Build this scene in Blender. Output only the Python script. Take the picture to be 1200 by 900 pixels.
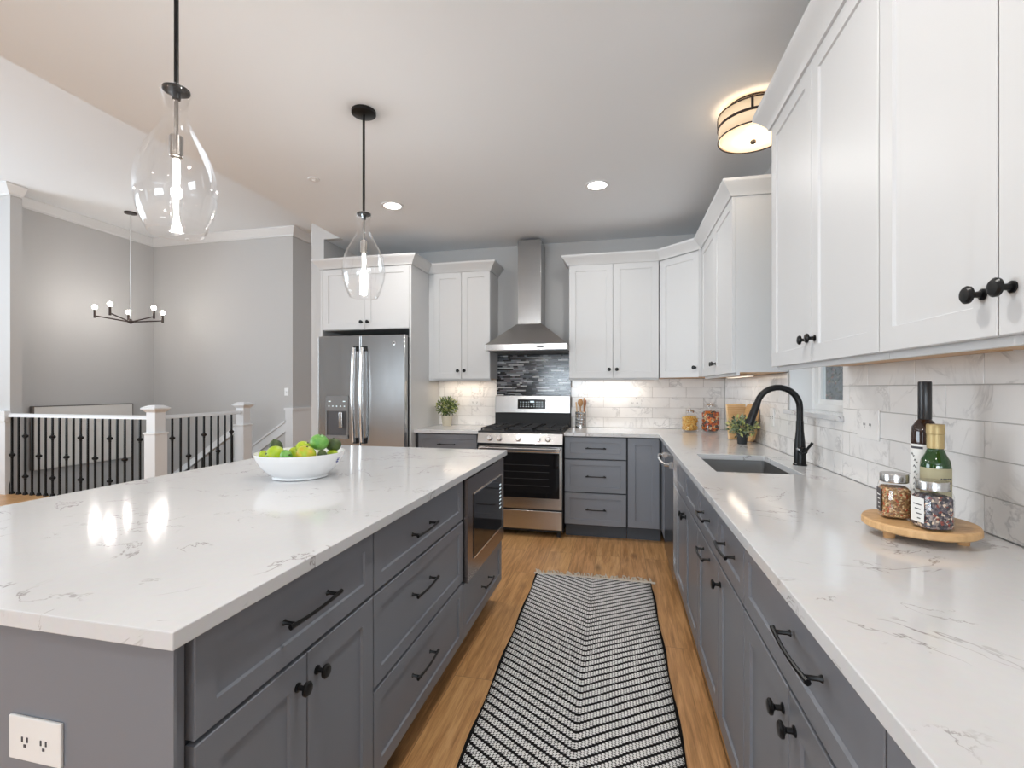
import bpy, bmesh, math, random
from mathutils import Vector, Matrix, Euler
random.seed(7)
PI = math.pi
SC = bpy.context.scene
COL = SC.collection
for o in list(bpy.data.objects):
    bpy.data.objects.remove(o, do_unlink=True)

# ---------------------------------------------------------------- camera, world, big lights, exposure
FPX = 558.0
YAW = math.atan(127 / FPX)
cam = bpy.data.objects.new('camera', bpy.data.cameras.new('camera'))
COL.objects.link(cam); SC.camera = cam
cam.location = (0, 0, 1.295)
cam.rotation_euler = (PI / 2, 0, YAW)
cam.data.sensor_width = 36.0
cam.data.sensor_fit = 'HORIZONTAL'
cam.data.lens = 36.0 * FPX / 1200
cam.data.shift_y = 5 / 1200.0
cam.data.clip_start = 0.02
SC.view_settings.view_transform = 'Standard'
SC.view_settings.look = 'None'
SC.view_settings.gamma = 1.0
SC.view_settings.use_curve_mapping = False
SC.view_settings.exposure = 0.40
try:
    SC.cycles.max_bounces = 8
    SC.cycles.diffuse_bounces = 5
    SC.cycles.glossy_bounces = 4
    SC.cycles.transparent_max_bounces = 24
    SC.cycles.caustics_reflective = False
    SC.cycles.caustics_refractive = False
    SC.cycles.sample_clamp_indirect = 4.0
    SC.cycles.use_denoising = True
except Exception:
    pass
w = bpy.data.worlds.new('sky'); SC.world = w; w.use_nodes = True
w.node_tree.nodes['Background'].inputs[0].default_value = (0.86, 0.93, 1.0, 1)
w.node_tree.nodes['Background'].inputs[1].default_value = 1.0

def lamp(name, kind, loc, energy, color=(1, 1, 1), size=None, size_y=None, rot=(0, 0, 0), parent=None, radius=None, spread=None):
    d = bpy.data.lights.new(name, kind); d.energy = energy; d.color = color
    if kind == 'AREA':
        if size_y: d.shape = 'RECTANGLE'; d.size_y = size_y
        elif name == 'can_lamp': d.shape = 'DISK'
        d.size = size
        if spread: d.spread = spread
    elif radius is not None:
        d.shadow_soft_size = radius
    if kind == 'SPOT':
        d.spot_size = size; d.spot_blend = 0.6
    o = bpy.data.objects.new(name, d); COL.objects.link(o)
    o.location = loc; o.rotation_euler = rot
    if parent: o.parent = parent
    return o
DAY = (0.79, 0.905, 1.0)
# added fill lamps at the unseen window openings behind the camera and on the left
TILT = math.radians(38)     # aims the fill lamps up to brighten the ceiling
lamp('window_fill', 'AREA', (-1.0, -6.40, 1.5), 225, DAY, 3.0, 1.7, (PI / 2 + math.radians(55), 0, 0))
lamp('window_fill', 'AREA', (-7.0, -6.40, 1.5), 12, DAY, 1.2, 1.9, (PI / 2 + TILT, 0, 0))
lamp('window_fill', 'AREA', (-8.90, 0.6, 1.8), 175, DAY, 4.6, 2.2, (PI / 2 + TILT * .6, 0, -PI / 2))

# ---------------------------------------------------------------- materials
def mat(name, color=(.8, .8, .8), rough=.5, metal=0.0, emit=None, estr=0.0, spec=None, coat=0.0):
    m = bpy.data.materials.new(name); m.use_nodes = True
    b = m.node_tree.nodes['Principled BSDF']
    b.inputs['Base Color'].default_value = (*color, 1)
    b.inputs['Roughness'].default_value = rough
    b.inputs['Metallic'].default_value = metal
    if spec is not None: b.inputs['Specular IOR Level'].default_value = spec
    if coat: b.inputs['Coat Weight'].default_value = coat; b.inputs['Coat Roughness'].default_value = .08
    if emit:
        b.inputs['Emission Color'].default_value = (*emit, 1); b.inputs['Emission Strength'].default_value = estr
    return m
class NT:
    def __init__(s, m): s.t = m.node_tree; s.n = s.t.nodes; s.l = s.t.links; s.b = s.n['Principled BSDF']
    def new(s, typ, **kw):
        n = s.n.new(typ)
        for k, v in kw.items():
            if k.startswith('i_'): n.inputs[k[2:].replace('_', ' ')].default_value = v
            else: setattr(n, k, v)
        return n
    def link(s, a, b): s.l.new(a, b)
    def math(s, op, a, b=None, c=None):
        n = s.n.new('ShaderNodeMath'); n.operation = op
        for i, v in enumerate((a, b, c)):
            if v is None: continue
            if isinstance(v, (int, float)): n.inputs[i].default_value = v
            else: s.l.new(v, n.inputs[i])
        return n.outputs[0]
    def ramp(s, fac, stops):
        n = s.n.new('ShaderNodeValToRGB'); e = n.color_ramp.elements
        while len(e) < len(stops): e.new(.5)
        for i, (p, c) in enumerate(stops):
            e[i].position = p; e[i].color = (*c, 1) if len(c) == 3 else c
        s.l.new(fac, n.inputs[0]); return n.outputs[0]
    def mix(s, fac, a, b, mode='MIX'):
        n = s.n.new('ShaderNodeMixRGB'); n.blend_type = mode
        for i, v in ((0, fac), (1, a), (2, b)):
            if isinstance(v, (int, float)): n.inputs[i].default_value = v
            elif isinstance(v, tuple): n.inputs[i].default_value = (*v, 1)
            else: s.l.new(v, n.inputs[i])
        return n.outputs[0]
    def coords(s, scale=(1, 1, 1), rot=(0, 0, 0), out='Object'):
        tc = s.n.new('ShaderNodeTexCoord'); mp = s.n.new('ShaderNodeMapping')
        mp.inputs['Scale'].default_value = scale; mp.inputs['Rotation'].default_value = rot
        s.l.new(tc.outputs[out], mp.inputs[0]); return mp.outputs[0]
    def noise(s, vec, scale, detail=4, rough=.5, dist=0.0):
        n = s.n.new('ShaderNodeTexNoise'); n.inputs['Scale'].default_value = scale
        n.inputs['Detail'].default_value = detail; n.inputs['Roughness'].default_value = rough
        n.inputs['Distortion'].default_value = dist
        s.l.new(vec, n.inputs['Vector']); return n
    def bump(s, h, strength=.2, dist=.01):
        n = s.n.new('ShaderNodeBump'); n.inputs['Strength'].default_value = strength; n.inputs['Distance'].default_value = dist
        s.l.new(h, n.inputs['Height']); s.l.new(n.outputs[0], s.b.inputs['Normal'])

M = {}
M['white'] = mat('white_lacquer', (.635, .64, .645), .42, spec=.4)
M['trim'] = mat('white_trim_paint', (.76, .765, .77), .35)
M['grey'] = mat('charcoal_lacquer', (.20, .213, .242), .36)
M['carcass'] = mat('gap_shade_carcass', (.035, .038, .045), .5)  # shade of the gaps between fronts, put into the carcass colour
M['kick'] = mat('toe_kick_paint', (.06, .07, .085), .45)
M['wall'] = mat('grey_wall_paint', (.565, .56, .555), .7)
M['ceil'] = mat('ceiling_paint', (.84, .87, .90), .8)
M['black'] = mat('black_metal', (.006, .006, .0065), .32, spec=.3)
M['bronze'] = mat('dark_bronze', (.05, .035, .03), .35, .6)
M['iron'] = mat('cast_iron', (.018, .018, .02), .55)
M['dark'] = mat('dark_gap', (.01, .01, .011), .6)
M['bglass'] = mat('black_glass', (.008, .008, .009), .06)
M['chrome'] = mat('chrome', (.8, .8, .8), .12, 1)
M['brass'] = mat('antique_rod', (.35, .33, .31), .25, 1)
M['maple'] = mat('maple_underside', (.62, .38, .19), .45)
M['plastic'] = mat('white_plastic', (.82, .82, .81), .3)
M['ceramic'] = mat('white_ceramic', (.85, .86, .87), .12)
M['bulb'] = mat('bulb_glow', (1, 1, 1), .3, emit=(1, .93, .82), estr=22)
M['tubebulb'] = mat('tube_bulb_glow', (1, 1, 1), .3, emit=(1, .95, .88), estr=9)
M['can'] = mat('can_light_glow', (1, 1, 1), .3, emit=(1, .97, .92), estr=9)
M['led'] = mat('led_glow', (1, 1, 1), .3, emit=(1, .85, .65), estr=.9)
M['shade'] = mat('alabaster_glass', (.8, .62, .42), .4, emit=(1, .72, .46), estr=.30)
M['diffuser'] = mat('lit_diffuser', (.9, .8, .6), .4, emit=(1, .78, .52), estr=.62)
M['soil'] = mat('soil', (.03, .02, .015), .9)
M['potblack'] = mat('black_pot', (.015, .016, .018), .5)
M['potcream'] = mat('cream_pot', (.62, .56, .44), .7)
M['cream'] = mat('cream_panel', (.82, .80, .77), .6)
M['labelw'] = mat('paper_label', (.82, .82, .80), .6)
M['labelc'] = mat('cream_label', (.42, .38, .24), .6)
M['labeld'] = mat('dark_label', (.05, .045, .05), .5)
M['ink'] = mat('label_ink', (.06, .06, .07), .6)
M['blueink'] = mat('blue_ink', (.12, .14, .36), .6)
M['gold'] = mat('gold_foil', (.50, .38, .18), .4, .35)
M['blackcap'] = mat('black_capsule', (.02, .02, .022), .3)
M['display'] = mat('display_marks', (.6, .7, .75), .4, emit=(.7, .85, .9), estr=.6)
M['fence'] = mat('dark_siding', (.018, .021, .026), .7)
M['fabric'] = mat('rug_fringe', (.62, .55, .46), .9)
M['spice'] = mat('spice', (.3, .2, .12), .8)

def steel(name, col, rough, vertical=True, aniso=.5):
    m = mat(name, col, rough, 1.0); t = NT(m)
    v = t.coords((260, 260, 3) if vertical else (3, 3, 260))
    n = t.noise(v, 1.0, 3)
    rr = t.n.new('ShaderNodeMapRange'); rr.inputs[3].default_value = rough - .06; rr.inputs[4].default_value = rough + .07
    t.link(n.outputs['Fac'], rr.inputs[0]); t.link(rr.outputs[0], t.b.inputs['Roughness'])
    w2 = t.noise(t.coords((1, 1, .6)), 5.0, 1)
    add = t.math('ADD', t.math('MULTIPLY', n.outputs['Fac'], .12), w2.outputs['Fac'])
    t.bump(add, .12, .01)
    return m
M['steel'] = steel('brushed_stainless', (.40, .40, .40), .2)
M['steelh'] = steel('brushed_stainless_horizontal', (.52, .51, .50), .22, False)
M['sink'] = mat('sink_steel', (.20, .20, .20), .38, .7)

def quartz():
    m = mat('white_quartz', (.8, .8, .8), .10, coat=0); t = NT(m)
    v = t.coords()
    big = t.noise(v, 1.6, 3)
    base = t.ramp(big.outputs['Fac'], [(.3, (.63, .64, .655)), (.7, (.69, .695, .705))])
    fine = t.noise(v, 60, 2)
    base = t.mix(.10, base, fine.outputs['Color'], 'SOFT_LIGHT')
    def vein(scale, dist, lo, width, mlo, seed):
        mp = t.n.new('ShaderNodeMapping'); mp.inputs['Location'].default_value = (seed, seed * 2, seed * .7)
        t.link(v, mp.inputs[0])
        n = t.noise(mp.outputs[0], scale, 6, .62, dist)
        a = t.math('ABSOLUTE', t.math('SUBTRACT', n.outputs['Fac'], lo))
        line = t.math('SUBTRACT', 1.0, t.math('MINIMUM', t.math('DIVIDE', a, width), 1.0))
        mk = t.noise(mp.outputs[0], scale * 1.7, 2)
        msk = t.math('MINIMUM', t.math('MAXIMUM', t.math('MULTIPLY', t.math('SUBTRACT', mk.outputs['Fac'], mlo), 14.0), 0.0), 1.0)
        return t.math('MULTIPLY', line, msk)
    v1 = vein(2.3, .9, .52, .008, .52, 3.1)
    v2 = vein(5.0, 1.2, .5, .010, .585, 9.7)
    vv = t.math('MINIMUM', t.math('ADD', t.math('MULTIPLY', v1, 1.0), t.math('MULTIPLY', v2, .85)), 1.0)
    col = t.mix(vv, base, (.33, .31, .31))
    t.link(col, t.b.inputs['Base Color'])
    return m
M['quartz'] = quartz()

def marble_tile():
    m = mat('marble_tile', (.8, .79, .78), .14); t = NT(m)
    v = t.coords((1, 1, 1))
    g = t.n.new('ShaderNodeNewGeometry')
    add = t.n.new('ShaderNodeVectorMath'); add.operation = 'ADD'
    cmb = t.n.new('ShaderNodeCombineXYZ')
    for i in range(3): t.link(t.math('MULTIPLY', g.outputs['Random Per Island'], 37.0 + 11 * i), cmb.inputs[i])
    t.link(v, add.inputs[0]); t.link(cmb.outputs[0], add.inputs[1])
    n = t.noise(add.outputs[0], 4.5, 5, .6, 1.1)
    a = t.math('ABSOLUTE', t.math('SUBTRACT', n.outputs['Fac'], .5))
    line = t.math('SUBTRACT', 1.0, t.math('MINIMUM', t.math('DIVIDE', a, .035), 1.0))
    mk = t.noise(add.outputs[0], 5.5, 2)
    msk = t.math('MINIMUM', t.math('MAXIMUM', t.math('MULTIPLY', t.math('SUBTRACT', mk.outputs['Fac'], .46), 6.0), 0.0), 1.0)
    soft = t.noise(add.outputs[0], 3.0, 3)
    base = t.ramp(soft.outputs['Fac'], [(.35, (.83, .815, .80)), (.6, (.90, .885, .87))])
    col = t.mix(t.math('MULTIPLY', t.math('MULTIPLY', line, msk), .55), base, (.45, .44, .44))
    t.link(col, t.b.inputs['Base Color'])
    return m
M['tile'] = marble_tile()
M['grout'] = mat('grout', (.50, .48, .46), .9)

def mosaic():
    m = mat('glass_mosaic', (.3, .3, .3), .12); t = NT(m)
    g = t.n.new('ShaderNodeNewGeometry')
    r = t.ramp(g.outputs['Random Per Island'], [(0, (.012, .012, .014)), (.34, (.11, .115, .13)), (.52, (.27, .28, .30)), (.70, (.55, .55, .56)), (.84, (.16, .15, .16))])
    for e in [n for n in t.n if n.type == 'VALTORGB']: e.color_ramp.interpolation = 'CONSTANT'
    n = t.noise(t.coords((1, 1, 8)), 30, 2)
    c = t.mix(.25, r, n.outputs['Color'], 'SOFT_LIGHT')
    t.link(c, t.b.inputs['Base Color']); return m
M['mosaic'] = mosaic()

def wood_floor():
    m = mat('oak_planks', (.35, .2, .1), .34); t = NT(m)
    tc = t.n.new('ShaderNodeTexCoord'); sp = t.n.new('ShaderNodeSeparateXYZ'); t.link(tc.outputs['Object'], sp.inputs[0])
    cb = t.n.new('ShaderNodeCombineXYZ'); t.link(sp.outputs[1], cb.inputs[0]); t.link(sp.outputs[0], cb.inputs[1])
    br = t.n.new('ShaderNodeTexBrick'); br.offset = .37
    br.inputs['Color1'].default_value = (0, 0, 0, 1); br.inputs['Color2'].default_value = (1, 1, 1, 1); br.inputs['Mortar'].default_value = (.5, .5, .5, 1)
    br.inputs['Scale'].default_value = 1; br.inputs['Mortar Size'].default_value = .0012; br.inputs['Mortar Smooth'].default_value = .3
    br.inputs['Brick Width'].default_value = 1.25; br.inputs['Row Height'].default_value = .182
    t.link(cb.outputs[0], br.inputs['Vector'])
    sep = t.n.new('ShaderNodeSeparateColor'); t.link(br.outputs['Color'], sep.inputs[0])
    rnd = sep.outputs[0]
    off = t.n.new('ShaderNodeCombineXYZ'); t.link(t.math('MULTIPLY', rnd, 19.0), off.inputs[0]); t.link(t.math('MULTIPLY', rnd, 7.0), off.inputs[1])
    ad = t.n.new('ShaderNodeVectorMath'); ad.operation = 'ADD'; t.link(cb.outputs[0], ad.inputs[0]); t.link(off.outputs[0], ad.inputs[1])
    mp = t.n.new('ShaderNodeMapping'); mp.inputs['Scale'].default_value = (1.2, 16, 1); t.link(ad.outputs[0], mp.inputs[0])
    g1 = t.noise(mp.outputs[0], 2.2, 6, .62, .8)
    mp2 = t.n.new('ShaderNodeMapping'); mp2.inputs['Scale'].default_value = (6, 160, 1); t.link(ad.outputs[0], mp2.inputs[0])
    g2 = t.noise(mp2.outputs[0], 1.5, 3)
    col = t.ramp(g1.outputs['Fac'], [(.28, (.36, .175, .066)), (.46, (.55, .29, .115)), (.60, (.66, .37, .16)), (.8, (.74, .45, .215))])
    col = t.mix(.35, col, t.ramp(g2.outputs['Fac'], [(.3, (.25, .25, .25)), (.7, (.75, .75, .75))]), 'OVERLAY')
    col = t.mix(.30, col, t.ramp(rnd, [(0, (.30, .30, .30)), (1, (.68, .68, .68))]), 'OVERLAY')
    mpk = t.n.new('ShaderNodeMapping'); mpk.inputs['Scale'].default_value = (3.2, 9, 1); t.link(ad.outputs[0], mpk.inputs[0])
    kn = t.n.new('ShaderNodeTexVoronoi'); kn.inputs['Scale'].default_value = .55; t.link(mpk.outputs[0], kn.inputs['Vector'])
    km = t.math('SUBTRACT', 1.0, t.math('MINIMUM', t.math('MULTIPLY', kn.outputs['Distance'], 6.0), 1.0))
    col = t.mix(t.math('MULTIPLY', km, .8), col, (.06, .03, .015))
    col = t.mix(t.math('MULTIPLY', br.outputs['Fac'], .7), col, (.05, .025, .012))
    t.link(col, t.b.inputs['Base Color'])
    t.bump(t.math('ADD', g2.outputs['Fac'], t.math('MULTIPLY', br.outputs['Fac'], -2)), .12, .004)
    return m
M['floor'] = wood_floor()

def wood(name, c1, c2, sc=(1, 1, 14), rough=.45):
    m = mat(name, c1, rough); t = NT(m)
    n = t.noise(t.coords(sc), 4, 5, .6, .6)
    t.link(t.ramp(n.outputs['Fac'], [(.3, c1), (.7, c2)]), t.b.inputs['Base Color']); return m
M['board'] = wood('beech_wood', (.52, .30, .13), (.70, .45, .22), (4, 22, 4))
M['cutting'] = wood('cutting_board_wood', (.50, .28, .11), (.66, .42, .2), (2, 2, 20))
M['boardlight'] = wood('pale_board_wood', (.62, .42, .22), (.74, .54, .32), (2, 2, 16))
M['spoon'] = wood('spoon_wood', (.45, .24, .10), (.62, .36, .16))
M['spoonred'] = wood('cherry_spoon_wood', (.30, .09, .04), (.42, .15, .07))
M['carpet'] = mat('stair_tread_paint', (.42, .40, .38), .8)

def rugmat():
    m = mat('chevron_weave', (.8, .8, .8), .95, spec=.1); t = NT(m)
    tc = t.n.new('ShaderNodeTexCoord'); sp = t.n.new('ShaderNodeSeparateXYZ'); t.link(tc.outputs['Object'], sp.inputs[0])
    x, y = sp.outputs[0], sp.outputs[1]
    ax = t.math('ABSOLUTE', x)
    # threads run along the rug in beads; stripe phase is quantised per thread
    xq = t.math('MULTIPLY', t.math('FLOOR', t.math('DIVIDE', ax, .012)), .012)
    ph = t.math('FRACT', t.math('DIVIDE', t.math('SUBTRACT', y, t.math('MULTIPLY', xq, .66)), .047))
    wob = t.noise(t.coords((1, 1, 1)), 35, 2)
    ph2 = t.math('ADD', ph, t.math('MULTIPLY', t.math('SUBTRACT', wob.outputs['Fac'], .5), .12))
    blk = t.math('LESS_THAN', ph2, .32)
    # weave rows
    fx = t.math('ABSOLUTE', t.math('SUBTRACT', t.math('FRACT', t.math('DIVIDE', ax, .012)), .5))
    fy = t.math('ABSOLUTE', t.math('SUBTRACT', t.math('FRACT', t.math('DIVIDE', t.math('SUBTRACT', y, t.math('MULTIPLY', xq, .66)), .01175)), .5))
    gap = t.math('GREATER_THAN', t.math('ADD', t.math('MULTIPLY', fx, .85), t.math('MULTIPLY', fy, .95)), .56)
    edge = t.math('GREATER_THAN', ax, .376)
    dk = t.math('MAXIMUM', t.math('MAXIMUM', blk, t.math('MULTIPLY', gap, .95)), edge)
    fib = t.noise(t.coords((1, 1, 1)), 400, 2)
    wc = t.ramp(fib.outputs['Fac'], [(.3, (.84, .83, .81)), (.7, (.95, .945, .94))])
    t.link(t.mix(dk, wc, (.018, .017, .018)), t.b.inputs['Base Color'])
    hgt = t.math('SUBTRACT', 1.0, t.math('ADD', t.math('MULTIPLY', fx, fx), t.math('MULTIPLY', fy, fy)))
    t.bump(hgt, .9, .006)
    return m
M['rug'] = rugmat()

def thin_glass(name, tint=(1, 1, 1), rough=0.0, edge=(1, 1, 1), boost=1.0):
    m = bpy.data.materials.new(name); m.use_nodes = True; t = m.node_tree; t.nodes.clear()
    out = t.nodes.new('ShaderNodeOutputMaterial'); mx = t.nodes.new('ShaderNodeMixShader')
    tr = t.nodes.new('ShaderNodeBsdfTransparent'); gl = t.nodes.new('ShaderNodeBsdfGlossy'); fr = t.nodes.new('ShaderNodeFresnel')
    gm = t.nodes.new('ShaderNodeNewGeometry'); mr = t.nodes.new('ShaderNodeMapRange')
    mr.inputs[3].default_value = 1.45; mr.inputs[4].default_value = 1 / 1.45
    t.links.new(gm.outputs['Backfacing'], mr.inputs[0]); t.links.new(mr.outputs[0], fr.inputs[0])
    tr.inputs[0].default_value = (*tint, 1); gl.inputs[0].default_value = (*edge, 1); gl.inputs['Roughness'].default_value = rough
    ml = t.nodes.new('ShaderNodeMath'); ml.operation = 'MULTIPLY'; ml.inputs[1].default_value = boost; ml.use_clamp = True
    t.links.new(fr.outputs[0], ml.inputs[0]); t.links.new(ml.outputs[0], mx.inputs[0])
    t.links.new(tr.outputs[0], mx.inputs[1]); t.links.new(gl.outputs[0], mx.inputs[2]); t.links.new(mx.outputs[0], out.inputs[0])
    return m
M['glass'] = thin_glass('clear_glass', (.995, .995, .995), .02, boost=.9)
M['jarglass'] = thin_glass('jar_glass', (.985, .99, .99), .03)
M['pane'] = thin_glass('window_glass', (.92, .95, .96))
M['green_glass'] = mat('green_glass', (.006, .045, .004), .05, spec=.8)
M['brown_glass'] = mat('dark_brown_glass', (.028, .010, .005), .05, spec=.8)

def speckle(name, stops, scale, rough=.7, bump=.8):
    m = mat(name, (.5, .5, .5), rough); t = NT(m)
    v = t.n.new('ShaderNodeTexVoronoi'); v.inputs['Scale'].default_value = scale; t.link(t.coords(), v.inputs['Vector'])
    s = t.n.new('ShaderNodeSeparateColor'); t.link(v.outputs['Color'], s.inputs[0])
    c = t.ramp(s.outputs[0], stops); 
    for e in [n for n in t.n if n.type == 'VALTORGB']: e.color_ramp.interpolation = 'CONSTANT'
    t.link(c, t.b.inputs['Base Color']); t.bump(t.math('SUBTRACT', 1.0, v.outputs['Distance']), bump, .003)
    return m
M['seasoning'] = speckle('brown_seasoning', [(0, (.25, .12, .05)), (.3, (.5, .28, .12)), (.6, (.33, .2, .08)), (.8, (.72, .55, .3)), (.93, (.5, .09, .03))], 260)
M['peppermix'] = speckle('peppercorn_mix', [(0, (.04, .035, .045)), (.35, (.12, .10, .12)), (.6, (.30, .24, .22)), (.8, (.75, .6, .45)), (.9, (.28, .05, .03))], 190)
M['macaroni'] = mat('macaroni', (.72, .38, .06), .5)
M['macdark'] = mat('macaroni_core', (.52, .25, .035), .7)
M['potp'] = speckle('mixed_pasta', [(0, (.60, .18, .04)), (.28, (.72, .5, .3)), (.5, (.75, .28, .05)), (.68, (.13, .09, .07)), (.78, (.62, .55, .42)), (.92, (.3, .05, .03))], 38, bump=1)

def fruitmat(name, c1, c2, scale=9, rough=.35):
    m = mat(name, c1, rough); t = NT(m)
    v = t.coords(out='Generated')
    n = t.noise(v, 2.2, 3); f = t.noise(v, 55, 2)
    c = t.ramp(n.outputs['Fac'], [(.35, c1), (.65, c2)])
    c = t.mix(.25, c, t.ramp(f.outputs['Fac'], [(.4, (.4, .4, .4)), (.7, (.7, .7, .7))]), 'OVERLAY')
    t.link(c, t.b.inputs['Base Color']); t.bump(f.outputs['Fac'], .2, .002); return m
M['f_lime'] = fruitmat('lime_skin', (.34, .50, .015), (.50, .60, .03))
M['f_green'] = fruitmat('green_fruit_skin', (.10, .32, .05), (.22, .46, .10))
M['f_dark'] = fruitmat('dark_avocado_skin', (.03, .055, .012), (.08, .12, .03), rough=.5)
M['f_mango'] = fruitmat('yellow_green_skin', (.33, .46, .015), (.62, .36, .03))
M['leafA'] = mat('leaf_green', (.10, .17, .03), .5)
M['leafB'] = mat('leaf_yellow', (.45, .48, .16), .5)
M['leafC'] = mat('leaf_grey_green', (.28, .34, .22), .55)
M['leafD'] = mat('leaf_dark', (.06, .09, .05), .55)
M['bushleaf'] = speckle('bush_leaf', [(0, (.02, .03, .02)), (.4, (.06, .07, .04)), (.8, (.30, .24, .16)), (.93, (.4, .12, .08))], 30)
M['ground'] = mat('garden_ground', (.12, .10, .08), .9)

# ---------------------------------------------------------------- mesh helpers
class MB:
    def __init__(s): s.bm = bmesh.new()
    def _q(s, vs, idx):
        for f in idx:
            try: s.bm.faces.new([vs[i] for i in f])
            except ValueError: pass
    def box(s, x0, x1, y0, y1, z0, z1, m=None):
        co = [(x0, y0, z0), (x1, y0, z0), (x1, y1, z0), (x0, y1, z0), (x0, y0, z1), (x1, y0, z1), (x1, y1, z1), (x0, y1, z1)]
        if m: co = [m @ Vector(c) for c in co]
        v = [s.bm.verts.new(c) for c in co]
        s._q(v, [(3, 2, 1, 0), (4, 5, 6, 7), (0, 1, 5, 4), (1, 2, 6, 5), (2, 3, 7, 6), (3, 0, 4, 7)])
        return s
    def frus(s, a, b, z0, z1):
        """a, b = (x0,x1,y0,y1) rectangles at z0, z1"""
        co = [(a[0], a[2], z0), (a[1], a[2], z0), (a[1], a[3], z0), (a[0], a[3], z0), (b[0], b[2], z1), (b[1], b[2], z1), (b[1], b[3], z1), (b[0], b[3], z1)]
        v = [s.bm.verts.new(c) for c in co]
        s._q(v, [(3, 2, 1, 0), (4, 5, 6, 7), (0, 1, 5, 4), (1, 2, 6, 5), (2, 3, 7, 6), (3, 0, 4, 7)]); return s
    def ring(s, c, ax, r, seg, rx=1.0, ph=0):
        ax = Vector(ax).normalized()
        up = Vector((0, 0, 1)) if abs(ax.z) < .95 else Vector((1, 0, 0))
        u = ax.cross(up).normalized(); v = ax.cross(u).normalized()
        return [s.bm.verts.new(Vector(c) + r * (math.cos(2 * PI * i / seg + ph) * u * rx + math.sin(2 * PI * i / seg + ph) * v)) for i in range(seg)]
    def bridge(s, a, b):
        n = len(a)
        for i in range(n):
            try: s.bm.faces.new([a[i], a[(i + 1) % n], b[(i + 1) % n], b[i]])
            except ValueError: pass
    def cap(s, a):
        try: s.bm.faces.new(a)
        except ValueError: pass
    def cyl(s, p0, p1, r0, r1=None, seg=16):
        r1 = r0 if r1 is None else r1; ax = Vector(p1) - Vector(p0)
        a = s.ring(p0, ax, r0, seg); b = s.ring(p1, ax, r1, seg); s.bridge(a, b); s.cap(a[::-1]); s.cap(b); return s
    def tube(s, pts, r, seg=10, caps=True):
        P = [Vector(p) for p in pts]; rs = r if isinstance(r, (list, tuple)) else [r] * len(P); prev = None; first = None
        ax = (P[1] - P[0]).normalized(); ref = Vector((0, 0, 1)) if abs(ax.z) < .9 else Vector((1, 0, 0))
        u = ax.cross(ref).normalized()
        for i, p in enumerate(P):
            d = (P[min(i + 1, len(P) - 1)] - P[max(i - 1, 0)]).normalized()
            u = (u - d * u.dot(d)).normalized(); v = d.cross(u)
            rg = [s.bm.verts.new(p + rs[i] * (math.cos(2 * PI * k / seg) * u + math.sin(2 * PI * k / seg) * v)) for k in range(seg)]
            if prev: s.bridge(prev, rg)
            else: first = rg
            prev = rg
        if caps: s.cap(first[::-1]); s.cap(prev)
        return s
    def lathe(s, prof, c=(0, 0, 0), seg=28, sq=2.0, ax='z', cap0=True, cap1=True, sx=1, sy=1):
        prev = None; first = None
        for (r, h) in prof:
            rg = []
            for i in range(seg):
                a = 2 * PI * i / seg; ca, sa = math.cos(a), math.sin(a)
                k = 1 / ((abs(ca) ** sq + abs(sa) ** sq) ** (1 / sq))
                x, y = r * k * ca * sx, r * k * sa * sy
                q = (x, y, h) if ax == 'z' else ((x, -h, y) if ax == '-y' else (x, h, -y))
                rg.append(s.bm.verts.new((c[0] + q[0], c[1] + q[1], c[2] + q[2])))
            if prev: s.bridge(prev, rg)
            else: first = rg
            prev = rg
        if cap0: s.cap(first[::-1])
        if cap1: s.cap(prev)
        return s
    def ball(s, c, r, sx=1, sy=1, sz=1, seg=20, rings=12, m=None):
        mm = Matrix.Translation(c) @ (m or Matrix.Identity(4)) @ Matrix.Diagonal((sx * r, sy * r, sz * r, 1))
        bmesh.ops.create_uvsphere(s.bm, u_segments=seg, v_segments=rings, radius=1, matrix=mm); return s
    def prism(s, poly, z0, z1):
        a = [s.bm.verts.new((x, y, z0)) for x, y in poly]; b = [s.bm.verts.new((x, y, z1)) for x, y in poly]
        s.bridge(a, b); s.cap(a[::-1]); s.cap(b); return s
    def sweep(s, prof, path):
        """prof: (out, up) points; path: (x,y,z0) list; outward = right of travel"""
        P = [Vector((p[0], p[1])) for p in path]; z0 = path[0][2]; prev = None; first = None
        for i, p in enumerate(P):
            d0 = (P[i] - P[i - 1]).normalized() if i > 0 else None
            d1 = (P[i + 1] - P[i]).normalized() if i < len(P) - 1 else None
            n0 = Vector((d0.y, -d0.x)) if d0 else None; n1 = Vector((d1.y, -d1.x)) if d1 else None
            if n0 is None: mm = n1
            elif n1 is None: mm = n0
            else:
                mm = (n0 + n1).normalized(); mm = mm / max(.2, mm.dot(n0))
            rg = [s.bm.verts.new((p.x + mm.x * o, p.y + mm.y * o, z0 + u)) for o, u in prof]
            if prev: s.bridge(prev, rg)
            else: first = rg
            prev = rg
        s.cap(first[::-1]); s.cap(prev); return s
    def build(s, name, m, parent=None, loc=None, smooth=30, bevel=0, solid=0, fixn=True, rot=None):
        if fixn: bmesh.ops.recalc_face_normals(s.bm, faces=s.bm.faces)
        me = bpy.data.meshes.new(name); s.bm.to_mesh(me); s.bm.free()
        if isinstance(m, (list, tuple)):
            for q in m: me.materials.append(q)
        else: me.materials.append(m)
        if smooth:
            for p in me.polygons: p.use_smooth = True
            me.set_sharp_from_angle(angle=math.radians(smooth))
        o = bpy.data.objects.new(name, me); COL.objects.link(o)
        if parent: o.parent = parent
        if loc: o.location = loc
        if rot: o.rotation_euler = rot
        if solid:
            md = o.modifiers.new('Solidify', 'SOLIDIFY'); md.thickness = solid; md.offset = -1
        if bevel:
            md = o.modifiers.new('Bevel', 'BEVEL'); md.width = bevel; md.segments = 2; md.limit_method = 'ANGLE'; md.angle_limit = math.radians(40)
        return o
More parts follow.
